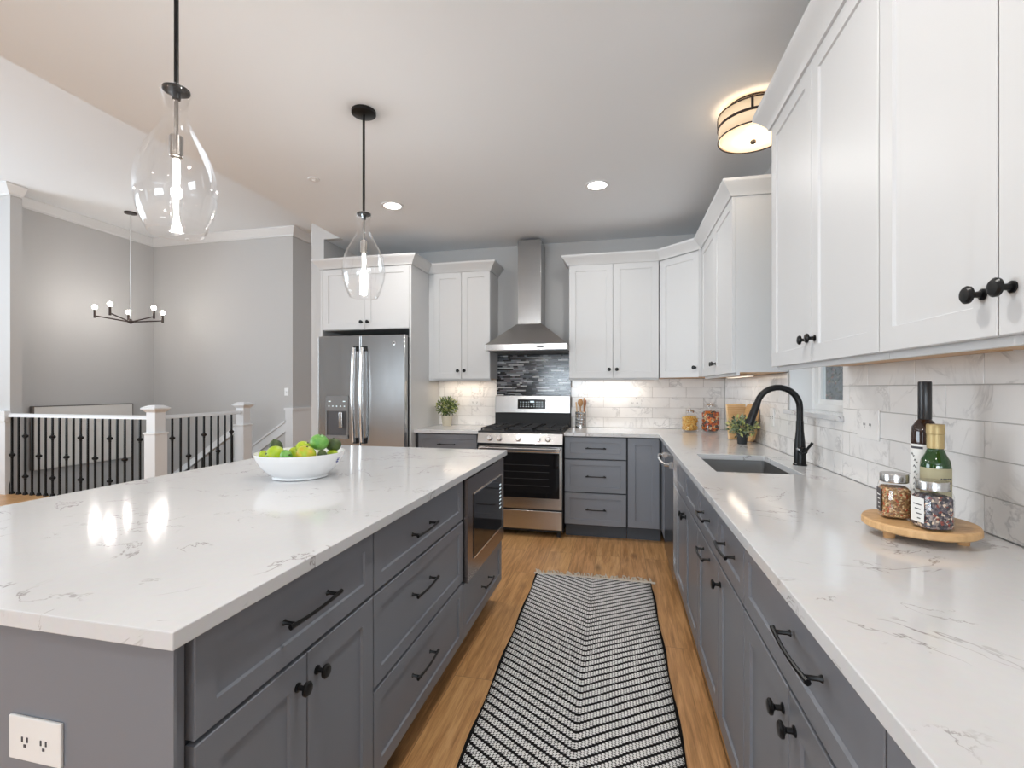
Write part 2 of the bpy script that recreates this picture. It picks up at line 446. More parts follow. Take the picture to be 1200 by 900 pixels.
def grid_slab(cells_u, cells_v, mask, w0, w1, axes='xyz'):
    """slab of cells (mask[i][j]) in the u,v plane, extruded w0..w1; axes gives which axis u,v,w are"""
    mb = MB(); bm = mb.bm; cache = {}
    def V(i, j, k):
        key = (i, j, k)
        if key not in cache:
            d = {axes[0]: cells_u[i], axes[1]: cells_v[j], axes[2]: (w0, w1)[k]}
            cache[key] = bm.verts.new((d['x'], d['y'], d['z']))
        return cache[key]
    nu, nv = len(cells_u) - 1, len(cells_v) - 1
    on = lambda i, j: 0 <= i < nu and 0 <= j < nv and mask(i, j)
    for i in range(nu):
        for j in range(nv):
            if not on(i, j): continue
            for k in (0, 1): bm.faces.new([V(i, j, k), V(i + 1, j, k), V(i + 1, j + 1, k), V(i, j + 1, k)])
            if not on(i - 1, j): bm.faces.new([V(i, j, 0), V(i, j + 1, 0), V(i, j + 1, 1), V(i, j, 1)])
            if not on(i + 1, j): bm.faces.new([V(i + 1, j, 0), V(i + 1, j + 1, 0), V(i + 1, j + 1, 1), V(i + 1, j, 1)])
            if not on(i, j - 1): bm.faces.new([V(i, j, 0), V(i + 1, j, 0), V(i + 1, j, 1), V(i, j, 1)])
            if not on(i, j + 1): bm.faces.new([V(i, j + 1, 0), V(i + 1, j + 1, 0), V(i + 1, j + 1, 1), V(i, j + 1, 1)])
    bmesh.ops.dissolve_limit(bm, angle_limit=.01, verts=bm.verts[:], edges=bm.edges[:])
    return mb
def emp(name, loc, label=None, cat=None, group=None, rz=0):
    o = bpy.data.objects.new(name, None); COL.objects.link(o); o.location = loc; o.rotation_euler = (0, 0, rz); o.empty_display_size = .05
    if label: tag(o, label, cat, group)
    return o
def tag(o, label, cat, group=None, kind=None):
    o['label'] = label; o['category'] = cat
    if group: o['group'] = group
    if kind: o['kind'] = kind
    return o
def struct(o): o['kind'] = 'structure'; return o
def copy_tree(o, parent=None):
    c = o.copy(); COL.objects.link(c)
    if parent: c.parent = parent
    for ch in list(o.children): copy_tree(ch, c)
    return c
def copy_thing(o, loc, label, rz=None):
    c = copy_tree(o); c.location = loc; c['label'] = label
    if rz is not None: c.rotation_euler = (0, 0, rz)
    return c

# ---------------------------------------------------------------- the room
WX, WY = .95, 4.73            # kitchen right and back wall faces
KC, FC = 2.74, 3.79           # kitchen and foyer ceiling heights
FX, FY = -7.647, 6.464        # foyer left and back wall faces
def wallbox(name, *b, m='wall'):
    return struct(MB().box(*b).build(name, M[m], smooth=0))
# floor with the stair opening
xs = [-9.1, FX - .05, -5.17, -4.97, 1.1]; ys = [-6.6, 4.37, FY + .05, 8.6]
struct(grid_slab(xs, ys, lambda i, j: not (i == 1 and j == 1), -.12, 0).build('floor', M['floor'], smooth=0))
wallbox('floor_lower', -8, -5.1, 4.2, 6.6, -1.42, -1.36, m='floor')
# right wall with the sink window
WIN = (2.335, 3.035, 1.155, 2.25)
struct(grid_slab([-6.6, WIN[0], WIN[1], 4.9], [0, WIN[2], WIN[3], KC], lambda i, j: not (i == 1 and j == 1), WX, WX + .17, 'yzx').build('wall_right', M['wall'], smooth=0))
wallbox('wall_back', -2.99, WX, WY, WY + .12, 0, KC)
wallbox('wall_fridge_side', -2.94, -2.805, 4.10, WY, 0, KC, m='wall')
wallbox('wall_header', -2.94, -2.63, 4.10, 4.16, KC, FC)
wallbox('wall_ceiling_drop', -2.628, -2.57, -6.5, 4.10, KC + .101, FC)
wallbox('wall_foyer_back', FX - .1, -4.97, FY, FY + .12, -1.4, FC)
wallbox('wall_foyer_left', FX - .12, FX, 4.33, FY, -1.4, FC)
wallbox('wall_hall_side', -5.09, -4.97, FY + .12, 8.5, 0, FC)
wallbox('wall_hall_back', -5.09, 1.1, 8.5, 8.6, 0, FC)
wallbox('wall_foyer_return', -9.0, -7.30, 4.33, 4.45, 0, FC)
wallbox('wall_stair_front', FX, -5.17, 4.30, 4.37, -1.36, -.12)
wallbox('wall_stair_side', -5.17, -5.09, 4.30, FY, -1.36, -.12)
# ceilings
wallbox('ceiling_kitchen', -2.63, 1.12, -6.6, 4.9, KC, KC + .1, m='ceil')
wallbox('ceiling_alcove', -2.99, -2.63, 4.16, 4.9, KC, KC + .1, m='ceil')
wallbox('ceiling_foyer', -9.1, -2.57, -6.6, 8.6, FC, FC + .1, m='ceil')
# rear and left walls with window openings
struct(grid_slab([-9.1, -7.6, -6.4, -2.5, .5, 1.12], [0, .45, 2.65, 3.05, FC], lambda i, j: not ((i == 1 and j in (1, 2)) or (i == 3 and j == 1)), -6.6, -6.48, 'xzy').build('wall_rear', M['wall'], smooth=0))
struct(grid_slab([-6.5, -1.7, 2.9, 4.4], [0, .6, 3.2, FC], lambda i, j: not (i == 1 and j == 1), -9.1, -9.0, 'yzx').build('wall_left', M['wall'], smooth=0))
# rear window frames
def win_frame(name, u0, u1, z0, z1, w, ax, nm=2):
    mb = MB(); s = .05
    def bx(a, b, c, d):
        if ax == 'y': mb.box(a, b, w - .02, w + .02, c, d)
        else: mb.box(w - .02, w + .02, a, b, c, d)
    bx(u0, u0 + s, z0, z1); bx(u1 - s, u1, z0, z1); bx(u0 + s, u1 - s, z0, z0 + s); bx(u0 + s, u1 - s, z1 - s, z1)
    for k in range(1, nm):
        c = u0 + (u1 - u0) * k / nm; bx(c - .025, c + .025, z0 + s, z1 - s)
    return struct(mb.build(name, M['trim'], smooth=0))
win_frame('window_2', -2.5, .5, .45, 2.65, -6.55, 'y'); win_frame('window_3', -7.6, -6.4, .45, 3.05, -6.55, 'y', 1)  # unseen; the narrow rear one is placed to reflect in the refrigerator
win_frame('window_4', -1.7, 2.9, .6, 3.2, -9.05, 'x', 3)

# foyer crown moulding and kitchen-side trims
CROWN_BIG = [(0, 0), (.02, .0), (.025, .02), (.05, .045), (.085, .09), (.10, .105), (.10, .125), (0, .125)]
zc = FC - .125
# travel direction chosen so that "right of travel" faces into the room
struct(MB().sweep(CROWN_BIG, [(-9.0, 4.33, zc), (-7.30, 4.33, zc), (-7.30, 4.45, zc)]).build('trim_1', M['trim']))
struct(MB().sweep(CROWN_BIG, [(FX, 4.45, zc), (FX, FY, zc), (-4.97, FY, zc), (-4.97, 8.5, zc)]).build('trim_2', M['trim']))
# wainscot at the top of the stair and stair skirt band
struct(MB().box(-5.085, -4.955, FY - .022, FY, 0, .97).box(-5.10, -4.94, FY - .035, FY, .95, .99).box(-4.97, -4.955, FY, 8.4, 0, .97).box(-4.97, -4.94, FY, 8.4, .95, .99).build('trim_3', M['trim'], smooth=0))
sk = MB()
def skirt(za, zb, th):
    a = [(-5.085, za), (-7.5, za - 2.415 * .665), (-7.5, zb - 2.415 * .665), (-5.085, zb)]
    v0 = [sk.bm.verts.new((x, FY - th, z)) for x, z in a]; v1 = [sk.bm.verts.new((x, FY, z)) for x, z in a]
    sk.bridge(v0, v1); sk.cap(v0); sk.cap(v1[::-1])
skirt(.62, .78, .022); skirt(.765, .80, .035)
struct(sk.build('trim_4', M['trim'], smooth=0))
struct(MB().box(-9, -7.30, 4.316, 4.33, 0, .14).build('baseboard_foyer', M['trim'], smooth=0))
struct(MB().box(-7.30, -5.17, 4.355, 4.37, -.20, .0).box(-5.185, -5.17, 4.37, 5.5, -.2, 0).build('trim_5', M['trim'], smooth=0))
# stair steps
st = MB()
for k in range(8):
    st.box(-5.17 - .27 * (k + 1), -5.17 - .27 * k, 5.52, FY - .04, -1.36, -.175 * (k + 1))
struct(st.build('stairs', M['carpet'], smooth=0))

# ---------------------------------------------------------------- sink window
y0, y1, z0, z1 = WIN
mb = MB()
mb.box(WX + .002, WX + .13, y0, y0 + .012, z0, z1).box(WX + .002, WX + .13, y1 - .012, y1, z0, z1).box(WX + .002, WX + .13, y0, y1, z1 - .012, z1)
win = struct(mb.build('window_1', M['trim'], smooth=0))
fm = MB(); xw = WX + .115; s = .035
fm.box(xw, xw + .05, y0 + .012, y0 + .012 + s, z0 + .02, z1 - .012).box(xw, xw + .05, y1 - .012 - s, y1 - .012, z0 + .02, z1 - .012)
fm.box(xw + .0005, xw + .05, y0 + .012 + s, y1 - .012 - s, z0 + .02, z0 + .02 + s).box(xw + .0005, xw + .05, y0 + .012 + s, y1 - .012 - s, z1 - .012 - s, z1 - .012)
fm.box(xw + .02, xw + .045, y1 - .075, y1 - .047, z0 + .055, z1 - .047).box(xw + .02, xw + .045, y0 + .047, y0 + .075, z0 + .055, z1 - .047)
fm.box(xw + .021, xw + .045, y0 + .075, y1 - .075, z0 + .055, z0 + .078).build('window_frame', M['plastic'], win, smooth=0)
MB().box(xw + .030, xw + .034, y0 + .075, y1 - .075, z0 + .078, z1 - .047).build('pane', M['pane'], win, smooth=0)
MB().box(WX - .009, WX + .1145, y0 + .0125, y1 - .0125, z0 + .0005, z0 + .0195).box(WX - .03, WX - .009, y0 - .015, y1 + .015, z0 - .005, z0 + .0195).build('window_sill', M['quartz'], win, smooth=0, bevel=.003)
# outside: siding wall, ground and a shrub
g = MB().box(1.12, 9, -2, 12, -.9, -.8).build('garden_ground', M['ground'], smooth=0); struct(g)
sd = MB()
for k in range(22): sd.box(3.7, 3.73, 1.5, 10.5, -.8 + k * .15, -.655 + k * .15, Matrix.Translation((0, 0, 0)))
sd.box(3.73, 3.8, 1.5, 10.5, -.8, 2.5)
tag(sd.build('siding_wall', M['fence'], smooth=0), 'dark grey siding wall seen outside through the small sink window', 'wall')
rnd = random.Random(3)
def leaves(mb, c, R, n, ls, rnd, squash=1.0, shell=.55, w=.45):
    for _ in range(n):
        d = Vector((rnd.gauss(0, 1), rnd.gauss(0, 1), rnd.gauss(0, 1))).normalized()
        p = Vector(c) + Vector((d.x, d.y, d.z * squash)) * R * (shell + (1 - shell) * rnd.random())
        a = (d + Vector((rnd.uniform(-.8, .8), rnd.uniform(-.8, .8), rnd.uniform(-.4, .9)))).normalized()
        b = a.cross(Vector((rnd.uniform(-1, 1), rnd.uniform(-1, 1), rnd.uniform(-1, 1)))).normalized()
        nn = a.cross(b); L = ls * rnd.uniform(.7, 1.25)
        pts = [p, p + a * L * .45 + b * L * w * .5 + nn * L * .08, p + a * L, p + a * L * .45 - b * L * w * .5 + nn * L * .08]
        mb.bm.faces.new([mb.bm.verts.new(q) for q in pts])
bush = emp('shrub', (2.35, 6.3, -.8), 'sparse leafy shrub outside the window over the sink', 'shrub')
lf = MB(); leaves(lf, (0, 0, 1.75), .75, 2200, .05, rnd, 1.3, .2); lf.build('foliage', M['bushleaf'], bush, smooth=0, fixn=False)
MB().cyl((0, 0, 0), (0, 0, 1.4), .03, .015).build('stem', M['spoon'], bush)

# ---------------------------------------------------------------- tile backsplashes
def tile_wall(name, segs, row0, pitch, length, phase, plane, axis, label):
    """segs: (u0,u1,z0,z1). axis 'x' -> back wall, tiles face -y ; axis 'y' -> right wall, tiles face -x"""
    root = MB(); g = .0014
    for (u0, u1, za, zb) in segs:
        if axis == 'x': root.box(u0, u1, plane - .006, plane - .0005, za, zb)
        else: root.box(plane - .006, plane - .0005, u0, u1, za, zb)
    gr = root.build(name, M['grout'], smooth=0); tag(gr, label, 'backsplash')
    tb = MB()
    for (u0, u1, za, zb) in segs:
        k = 0
        while row0 + k * pitch < zb:
            r0, r1 = row0 + k * pitch, row0 + (k + 1) * pitch
            a = phase + (length / 2 if k % 2 else 0); a += math.floor((u0 - a) / length) * length
            while a < u1:
                c0, c1 = max(a, u0) + g, min(a + length, u1) - g
                d0, d1 = max(r0, za) + g, min(r1, zb) - g
                if c1 - c0 > .008 and d1 - d0 > .006:
                    if axis == 'x': tb.box(c0, c1, plane - .0085, plane - .006, d0, d1)
                    else: tb.box(plane - .0085, plane - .006, c0, c1, d0, d1)
                a += length
            k += 1
    tb.build('tiles', M['tile'], gr, smooth=0, bevel=.0008)
    return gr
TP = .0978; CT = .914
tile_wall('tile_backsplash', [(-.475, WX - .009, CT + .0005, 1.385)], CT, TP, .305, -.16, WY, 'x', 'white marble subway tile backsplash behind the pasta jars and wooden utensils')
tile_wall('tile_backsplash', [(-1.862, -1.236, CT + .0005, 1.385)], CT, TP, .305, -.13, WY, 'x', 'white marble subway tile backsplash between refrigerator panel and range')
tile_wall('tile_backsplash', [(.1, WIN[0], CT + .0005, 1.40), (WIN[0], WIN[1], CT + .0005, WIN[2] - .006), (WIN[1], WY - .009, CT + .0005, 1.385)], CT, TP, .305, 1.511 - .305, WX, 'y', 'white marble subway tile backsplash on the wall behind the faucet and bottles')
# mosaic strip behind the range
ms = MB().box(-1.236, -.4755, WY - .006, WY - .0005, CT, 1.64).build('mosaic_backsplash', M['dark'], smooth=0)
tag(ms, 'black, grey and silver linear glass mosaic backsplash behind the range', 'backsplash')
mt = MB(); r = random.Random(11); z = .93
while z < 1.622:
    h = .0152; x = -1.233 - r.random() * .1
    while x < -.478:
        L = r.choice([.03, .05, .07, .1, .13]); a, b = max(x, -1.233), min(x + L, -.478)
        if b - a > .006: mt.box(a + .0008, b - .0008, WY - .010, WY - .006, z + .0008, z + h - .0008)
        x += L
    z += h
mt.build('mosaic_tiles', M['mosaic'], ms, smooth=0)

# ---------------------------------------------------------------- cabinetry
def shaker(x0, x1, z0, z1, s=.058, t=.02, rec=.007):
    mb = MB(); bm = mb.bm
    def rect(i, y): return [bm.verts.new(c) for c in ((x0 + i, y, z0 + i), (x1 - i, y, z0 + i), (x1 - i, y, z1 - i), (x0 + i, y, z1 - i))]
    A = rect(0, t); B = rect(0, .0015); B2 = rect(.0015, 0); C = rect(s, 0); D = rect(s + .0022, rec)
    mb.cap(A); mb.bridge(A, B); mb.bridge(B, B2); mb.bridge(B2, C); mb.bridge(C, D); mb.cap(D)
    return mb
def knob_mesh(mb, x, z, y=0):
    mb.lathe([(.0105, 0), (.0105, .003), (.006, .005), (.0055, .016), (.009, .02), (.016, .0225), (.0165, .027), (.013, .0305), (.006, .0318)], (x, y, z), 18, ax='-y')
def pull_mesh(mb, x, z, L, y=0, vertical=False):
    def P(a, d): return (x + a, y - d, z) if not vertical else (x, y - d, z + a)
    h = L / 2
    pts = []; rs = []
    for i in range(13):
        u = -1 + i / 6; pts.append(P(u * h, .028 + .006 * (1 - u * u))); rs.append(.0042 + .0016 * abs(u) ** 3)
    mb.tube(pts, rs, 8)
    for sgn in (-1, 1):
        mb.tube([P(sgn * h * .82, 0), P(sgn * h * .82, .006), P(sgn * h * .82, .030)], [.0075, .0045, .0045], 8)
def cabinet(name, label, loc, rz, w, d, z0, z1, fronts, cat='cabinet', m='white', kick=False, bodym=None, group=None, gap=.004, stile=None, hollow=False):
    """local frame: x along the width from the left as seen from the front, front face y=0, depth +y"""
    root = emp(name, loc, label, cat, group, rz)
    bd = MB()
    if hollow: bd.box(0, .018, .021, d, z0, z1).box(w - .018, w, .021, d, z0, z1).box(.018, w - .018, .021, d, z0, z0 + .018).box(.018, w - .018, d - .012, d, z0, z1).box(.018, w - .018, .021, .04, z1 - .05, z1)
    else: bd.box(0, w, .021, d, z0, z1)
    bd.build('body', bodym or M['carcass' if m == 'grey' else m], root, smooth=0)
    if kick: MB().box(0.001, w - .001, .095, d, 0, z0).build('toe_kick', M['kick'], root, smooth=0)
    if m == 'white':
        MB().box(.012, w - .012, .045, d - .01, z0 - .0025, z0 - .0002).build('underside_panel', M['maple'], root, smooth=0)
        MB().box(0, w, .024, .042, z0 - .020, z0 - .0002).build('light_rail', M['white'], root, smooth=0)
    for f in fronts:
        x0, x1, a, b, kind, hw = f[:6]
        part = shaker(x0 + gap / 2, x1 - gap / 2, a, b, (stile or (.058 if kind == 'door' else .045))).build(kind, M[m], root, smooth=0)
        if hw is None: continue
        q = MB()
        if hw[0] == 'knob': knob_mesh(q, hw[1], hw[2]); q.build('knob', M['black'], part)
        else: pull_mesh(q, hw[1], hw[2], hw[3]); q.build('handle', M['black'], part)
    return root
BZ0, BZ1 = .115, .884
DR = [(.690, .875), (.404, .680), (.125, .393)]
BW = -PI / 2    # faces -x (right wall)
# right wall base cabinets: origin at far-left (largest y), local x -> -y
FXR = .335; BD = WX - FXR - .002
def rbase(name, label, ya, yb, fronts, hollow=False): return cabinet(name, label, (FXR, ya, 0), BW, ya - yb, BD, BZ0, BZ1, fronts, m='grey', kick=True, hollow=hollow)
MB().box(.335, WX - .002, 3.693, 4.118, BZ0, BZ1).build('x', M['grey'], smooth=0).name = 'corner_cabinet'
cc = bpy.data.objects['corner_cabinet']; tag(cc, 'charcoal blind corner base cabinet between the dishwasher and back drawers', 'cabinet')
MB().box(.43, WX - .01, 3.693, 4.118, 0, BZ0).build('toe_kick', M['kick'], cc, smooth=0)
w_ = .83
rbase('base_cabinet', 'charcoal sink base cabinet with two doors under the sink', 3.08, 2.25,
      [(0, w_ / 2, .690, .876, 'false_front', None), (w_ / 2, w_, .690, .876, 'false_front', None),
       (0, w_ / 2, .125, .680, 'door', ('knob', w_ / 2 - .035, .62)), (w_ / 2, w_, .125, .680, 'door', ('knob', w_ / 2 + .035, .62))], hollow=True)
w_ = .46
rbase('base_cabinet', 'charcoal pull-out cabinet with bar handle on its door beside the sink base', 2.248, 1.79,
      [(0, .458, .690, .876, 'drawer', ('pull', .229, .785, .16)), (0, .458, .125, .680, 'door', ('pull', .229, .635, .16))])
rbase('base_cabinet', 'narrow charcoal cabinet with one drawer over a single knobbed door', 1.788, 1.435,
      [(0, .353, .690, .876, 'drawer', ('pull', .176, .785, .16)), (0, .353, .125, .680, 'door', ('knob', .035, .62))])
w_ = 1.433 - .71
rbase('base_cabinet', 'wide charcoal cabinet with one drawer over two doors, nearest on the right', 1.433, .71,
      [(0, w_, .690, .876, 'drawer', ('pull', 1.433 - .985, .80, .19)), (0, w_ / 2, .125, .680, 'door', ('knob', w_ / 2 - .035, .62)), (w_ / 2, w_, .125, .680, 'door', ('knob', w_ / 2 + .035, .62))])
w_ = .63
rbase('base_cabinet', 'charcoal cabinet at the near end of the right counter, cut by the frame', .708, .078,
      [(0, w_, .690, .876, 'drawer', ('pull', w_ / 2, .80, .19)), (0, w_ / 2, .125, .680, 'door', ('knob', w_ / 2 - .035, .62)), (w_ / 2, w_, .125, .680, 'door', ('knob', w_ / 2 + .035, .62))])
# back wall base
FYB = 4.12; BDB = WY - FYB - .002
x0 = -.472
cabinet('drawer_cabinet', 'charcoal base cabinet of three drawers right of the range', (x0, FYB, 0), 0, .525, BDB, BZ0, BZ1,
        [(0, .522, DR[k][0], DR[k][1], 'drawer', ('pull', .268, (DR[k][0] + DR[k][1]) / 2, .17)) for k in range(3)], m='grey', kick=True)
cabinet('base_cabinet', 'charcoal corner cabinet with a tall panel door right of the three drawers', (.055, FYB, 0), 0, .278, BDB, BZ0, BZ1,
        [(0.006, .262, .125, .876, 'door', None)], m='grey', kick=True)
MB().box(.335, .94, 4.1195, 4.728, BZ0, BZ1).build('x', M['grey'], smooth=0).name = 'corner_filler'
tag(bpy.data.objects['corner_filler'], 'charcoal carcass in the corner under the countertop bend', 'cabinet')
cabinet('drawer_cabinet', 'charcoal drawer cabinet between refrigerator panel and range, under the potted plant', (-1.862, FYB, 0), 0, .622, BDB, BZ0, BZ1,
        [(.03, .60, DR[k][0], DR[k][1], 'drawer', ('pull', .315, (DR[k][0] + DR[k][1]) / 2, .17)) for k in range(3)], m='grey', kick=True)

# wall cabinets
UZ0, UZ1 = 1.387, 2.435; UX = .645; UD = WX - UX - .002; UY = 4.425
def doors2(w, z0, z1, kz, first=None, last=None):
    a = first or 0; b = last or w; c = (a + b) / 2
    return [(a, c, z0, z1, 'door', ('knob', c - .034, kz)), (c, b, z0, z1, 'door', ('knob', c + .034, kz))]
def upper(label, loc, rz, w, fronts): return cabinet('wall_cabinet', label, loc, rz, w, UD, UZ0 + .003, UZ1, fronts)
w_ = 2.285 - 1.398
upper('white two-door wall cabinet hanging right of the sink window', (UX, 2.285, 0), BW, w_, doors2(w_, UZ0, UZ1 - .004, 1.466))
w_ = 1.396 - .61
upper('white two-door wall cabinet above the bottles, nearest the camera', (UX, 1.396, 0), BW, w_, doors2(w_, UZ0, UZ1 - .004, 1.466))
w_ = 4.118 - 3.04
upper('white two-door wall cabinet left of the sink window beside the corner cabinet', (UX, 4.118, 0), BW, w_, doors2(w_, UZ0, UZ1 - .004, 1.466))
w_ = .335 + .465
cabinet('wall_cabinet', 'white two-door wall cabinet right of the range hood', (-.465, UY, 0), 0, w_, WY - UY - .002, UZ0 + .003, UZ1, doors2(w_, UZ0, UZ1 - .004, 1.466))
w_ = 1.862 - 1.225
cabinet('wall_cabinet', 'white two-door wall cabinet left of the range hood above the small plant', (-1.862, UY, 0), 0, w_, WY - UY - .002, UZ0 + .003, UZ1,
        doors2(w_, UZ0, UZ1 - .004, 1.466, first=.06))
# diagonal corner wall cabinet
cr = emp('corner_wall_cabinet', (.34, 4.43, 0), 'white diagonal corner wall cabinet with a single door above the pasta jars', 'cabinet')
poly = [(.34, 4.446), (.625, 4.161), (.625, 4.122), (.948, 4.122), (.948, 4.728), (.34, 4.728)]
poly = [(x - .34, y - 4.43) for x, y in poly]
MB().prism(poly, UZ0 + .003, UZ1).build('body', M['white'], cr, smooth=0)
MB().prism([(x * .97 + .008, y * .97 + .005) for x, y in poly], UZ0, UZ0 + .0025).build('underside_panel', M['maple'], cr, smooth=0)
ddir = Vector((1, -1)).normalized(); L = math.hypot(.295, .295)
da = emp('tmp', (0, 0, 0)); bpy.data.objects.remove(da)
dm = shaker(.008, L - .008, UZ0, UZ1 - .01)
tr = Matrix.Translation((.0, .002, 0)) @ Matrix.Rotation(-PI / 4, 4, 'Z')
for v in dm.bm.verts: v.co = tr @ v.co
dd = dm.build('door', M['white'], cr, smooth=0)
km = MB(); knob_mesh(km, L - .045, 1.466)
for v in km.bm.verts: v.co = tr @ v.co
km.build('knob', M['black'], dd)
# refrigerator surround
EY = 4.04
en = emp('refrigerator_cabinet', (-2.80, EY, 0), 'tall white refrigerator surround with a two-door cabinet over the refrigerator', 'cabinet')
MB().box(0, .02, 0, WY - EY - .002, 0, UZ1).build('side_panel', M['white'], en, smooth=0)
MB().box(.917, .937, 0, WY - EY - .002, 0, UZ1).build('side_panel', M['white'], en, smooth=0)
MB().box(.0205, .9165, .021, WY - EY - .002, 1.845, UZ1).build('body', M['white'], en, smooth=0)
for (a, b, kx) in ((.022, .468, .468 - .032), (.470, .915, .470 + .032)):
    p = shaker(a, b, 1.85, UZ1 - .01).build('door', M['white'], en, smooth=0)
    q = MB(); knob_mesh(q, kx, 1.915); q.build('knob', M['black'], p)
# cabinet crown
CR = [(0, 0), (.010, 0), (.014, .012), (.02, .022), (.045, .055), (.058, .068), (.062, .075), (.062, .088), (0, .088)]
zc = UZ1 - .006
cm = MB().sweep(CR, [(WX - .002, 3.038, zc), (UX, 3.038, zc), (UX, 4.12, zc), (.34, UY, zc), (-.466, UY, zc), (-.466, WY - .002, zc)][::-1]).build('crown_molding', M['white'])
tag(cm, 'white crown molding stepping around the corner wall cabinets right of the hood', 'molding')
cm = MB().sweep(CR, [(-2.80, 4.098, zc), (-2.80, EY, zc), (-1.862, EY, zc), (-1.862, UY, zc), (-1.224, UY, zc), (-1.224, WY - .002, zc)]).build('crown_molding', M['white'])
tag(cm, 'white crown molding over the refrigerator surround and cabinet left of the hood', 'molding')
cm = MB().sweep(CR, [(WX - .002, 2.287, zc), (UX, 2.287, zc), (UX, .61, zc)]).build('crown_molding', M['white'])
tag(cm, 'white crown molding on top of the near right wall cabinets', 'molding')

# ---------------------------------------------------------------- countertops
xs = [-.474, .31, .43, .79, WX - .0095]; ys = [.06, 2.33, 2.94, 4.09, WY - .0095]
ct = grid_slab(xs, ys, lambda i, j: (i >= 1 or j == 3) and not (i == 2 and j == 1), .8845, CT).build('countertop', M['quartz'], smooth=0, bevel=.002)
tag(ct, 'L-shaped white veined quartz countertop around the sink, right and back walls', 'countertop')
ct = MB().box(-1.8615, -1.2375, 4.09, WY - .0095, .8845, CT).build('countertop', M['quartz'], smooth=0, bevel=.002)
tag(ct, 'short white quartz countertop left of the range under the potted plant', 'countertop')
ct = MB().box(-1.955, -.68, .606, 2.855, .8845, CT).build('countertop', M['quartz'], smooth=0, bevel=.002)
tag(ct, 'large white veined quartz island countertop holding the fruit bowl', 'countertop')

# island base cabinets (front faces +x; local x -> +y)
IX = -.71; ID = .72
def ibase(label, ya, yb, fronts, name='island_cabinet'): return cabinet(name, label, (IX, ya, 0), PI / 2, yb - ya, .62, BZ0, BZ1, fronts, m='grey', kick=True)
w_ = 1.278 - .672
ibase('charcoal island cabinet with wide drawer over two doors at the near end', .672, 1.278,
      [(0, w_, .690, .876, 'drawer', ('pull', w_ / 2, .787, .19)), (0, w_ / 2, .125, .680, 'door', ('knob', w_ / 2 - .035, .62)), (w_ / 2, w_, .125, .680, 'door', ('knob', w_ / 2 + .035, .62))])
w_ = 2.095 - 1.28
ibase('charcoal island cabinet of three stacked drawers beside the microwave', 1.28, 2.095,
      [(0, w_, DR[k][0], DR[k][1], 'drawer', ('pull', w_ / 2 - .06, (DR[k][0] + DR[k][1]) / 2 + (.0, .03, .03)[k], .19)) for k in range(3)], name='drawer_cabinet')
# microwave cabinet with an opening
mc = emp('microwave_cabinet', (IX, 2.097, 0), 'charcoal island cabinet holding the built-in microwave above one drawer', 'cabinet', None, PI / 2)
w_ = 2.832 - 2.097
MB().box(0, .012, .021, .62, BZ0, BZ1).box(w_ - .02, w_, .021, .62, BZ0, BZ1).box(.012, w_ - .02, .60, .62, BZ0, BZ1).box(.012, w_ - .02, .021, .6, BZ0, .386).box(.012, w_ - .02, .021, .6, .872, BZ1).build('body', M['grey'], mc, smooth=0)
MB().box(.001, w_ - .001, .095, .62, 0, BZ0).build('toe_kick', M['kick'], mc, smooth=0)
p = shaker(.003, w_ - .003, .125, .382, .05).build('drawer', M['grey'], mc, smooth=0)
q = MB(); pull_mesh(q, w_ / 2, .255, .16); q.build('handle', M['black'], p)
# island end panel and back
ip = MB().box(-1.62, -.725, .642, .668, 0, BZ1).box(-.765, -.712, .636, .6415, 0, BZ1).box(-1.62, -1.34, .669, 2.83, 0, BZ1)
ip = ip.build('island_end_panel', M['grey'], smooth=0); tag(ip, 'plain charcoal island end and back panel facing the camera under the quartz', 'panel')

# ---------------------------------------------------------------- outlets and switches
def outlet(label, loc, rz, w=.115, h=.072, m='plastic', slots=True, name='outlet', cat='outlet', toggles=False):
    r_ = emp(name, loc, label, cat, None, rz)
    MB().box(-w / 2, w / 2, -.006, 0, -h / 2, h / 2).build('cover_plate', M[m], r_, smooth=0, bevel=.002)
    q = MB()
    if toggles: q.box(-.005, .005, -.016, -.006, -.012, .012); q.build('toggle', M['plastic'], r_, smooth=0)
    else:
        for sx in (-.022, .022):
            q = MB()
            for k in (-.006, .006): q.box(sx + k - .0016, sx + k + .0016, -.0068, -.006, -.005, .004)
            q.box(sx - .0025, sx + .0025, -.0068, -.006, -.014, -.009)
            q.build('socket', M['ink'], r_, smooth=0)
    return r_
outlet('white wall outlet on marble tile above the three drawer cabinet', (.136, WY - .009, 1.155), 0)
outlet('white wall outlet on marble tile between potted plant and range', (-1.467, WY - .009, 1.153), 0)
outlet('white outlet on the tile right of the cutting boards left of the window', (WX - .009, 3.31, 1.115), BW, .075, .115)
outlet('wide marble-coloured outlet plate right of the sink window', (WX - .009, 2.11, 1.155), BW, .165, .115, m='tile')
outlet('white outlet on the charcoal island end panel near the bottom left', (-1.015, .642, .668), 0, .122, .078)
outlet('white light switch on the grey foyer wall above the wainscot', (-5.076, FY, 1.24), 0, .075, .12, name='light_switch', cat='switch', toggles=True)

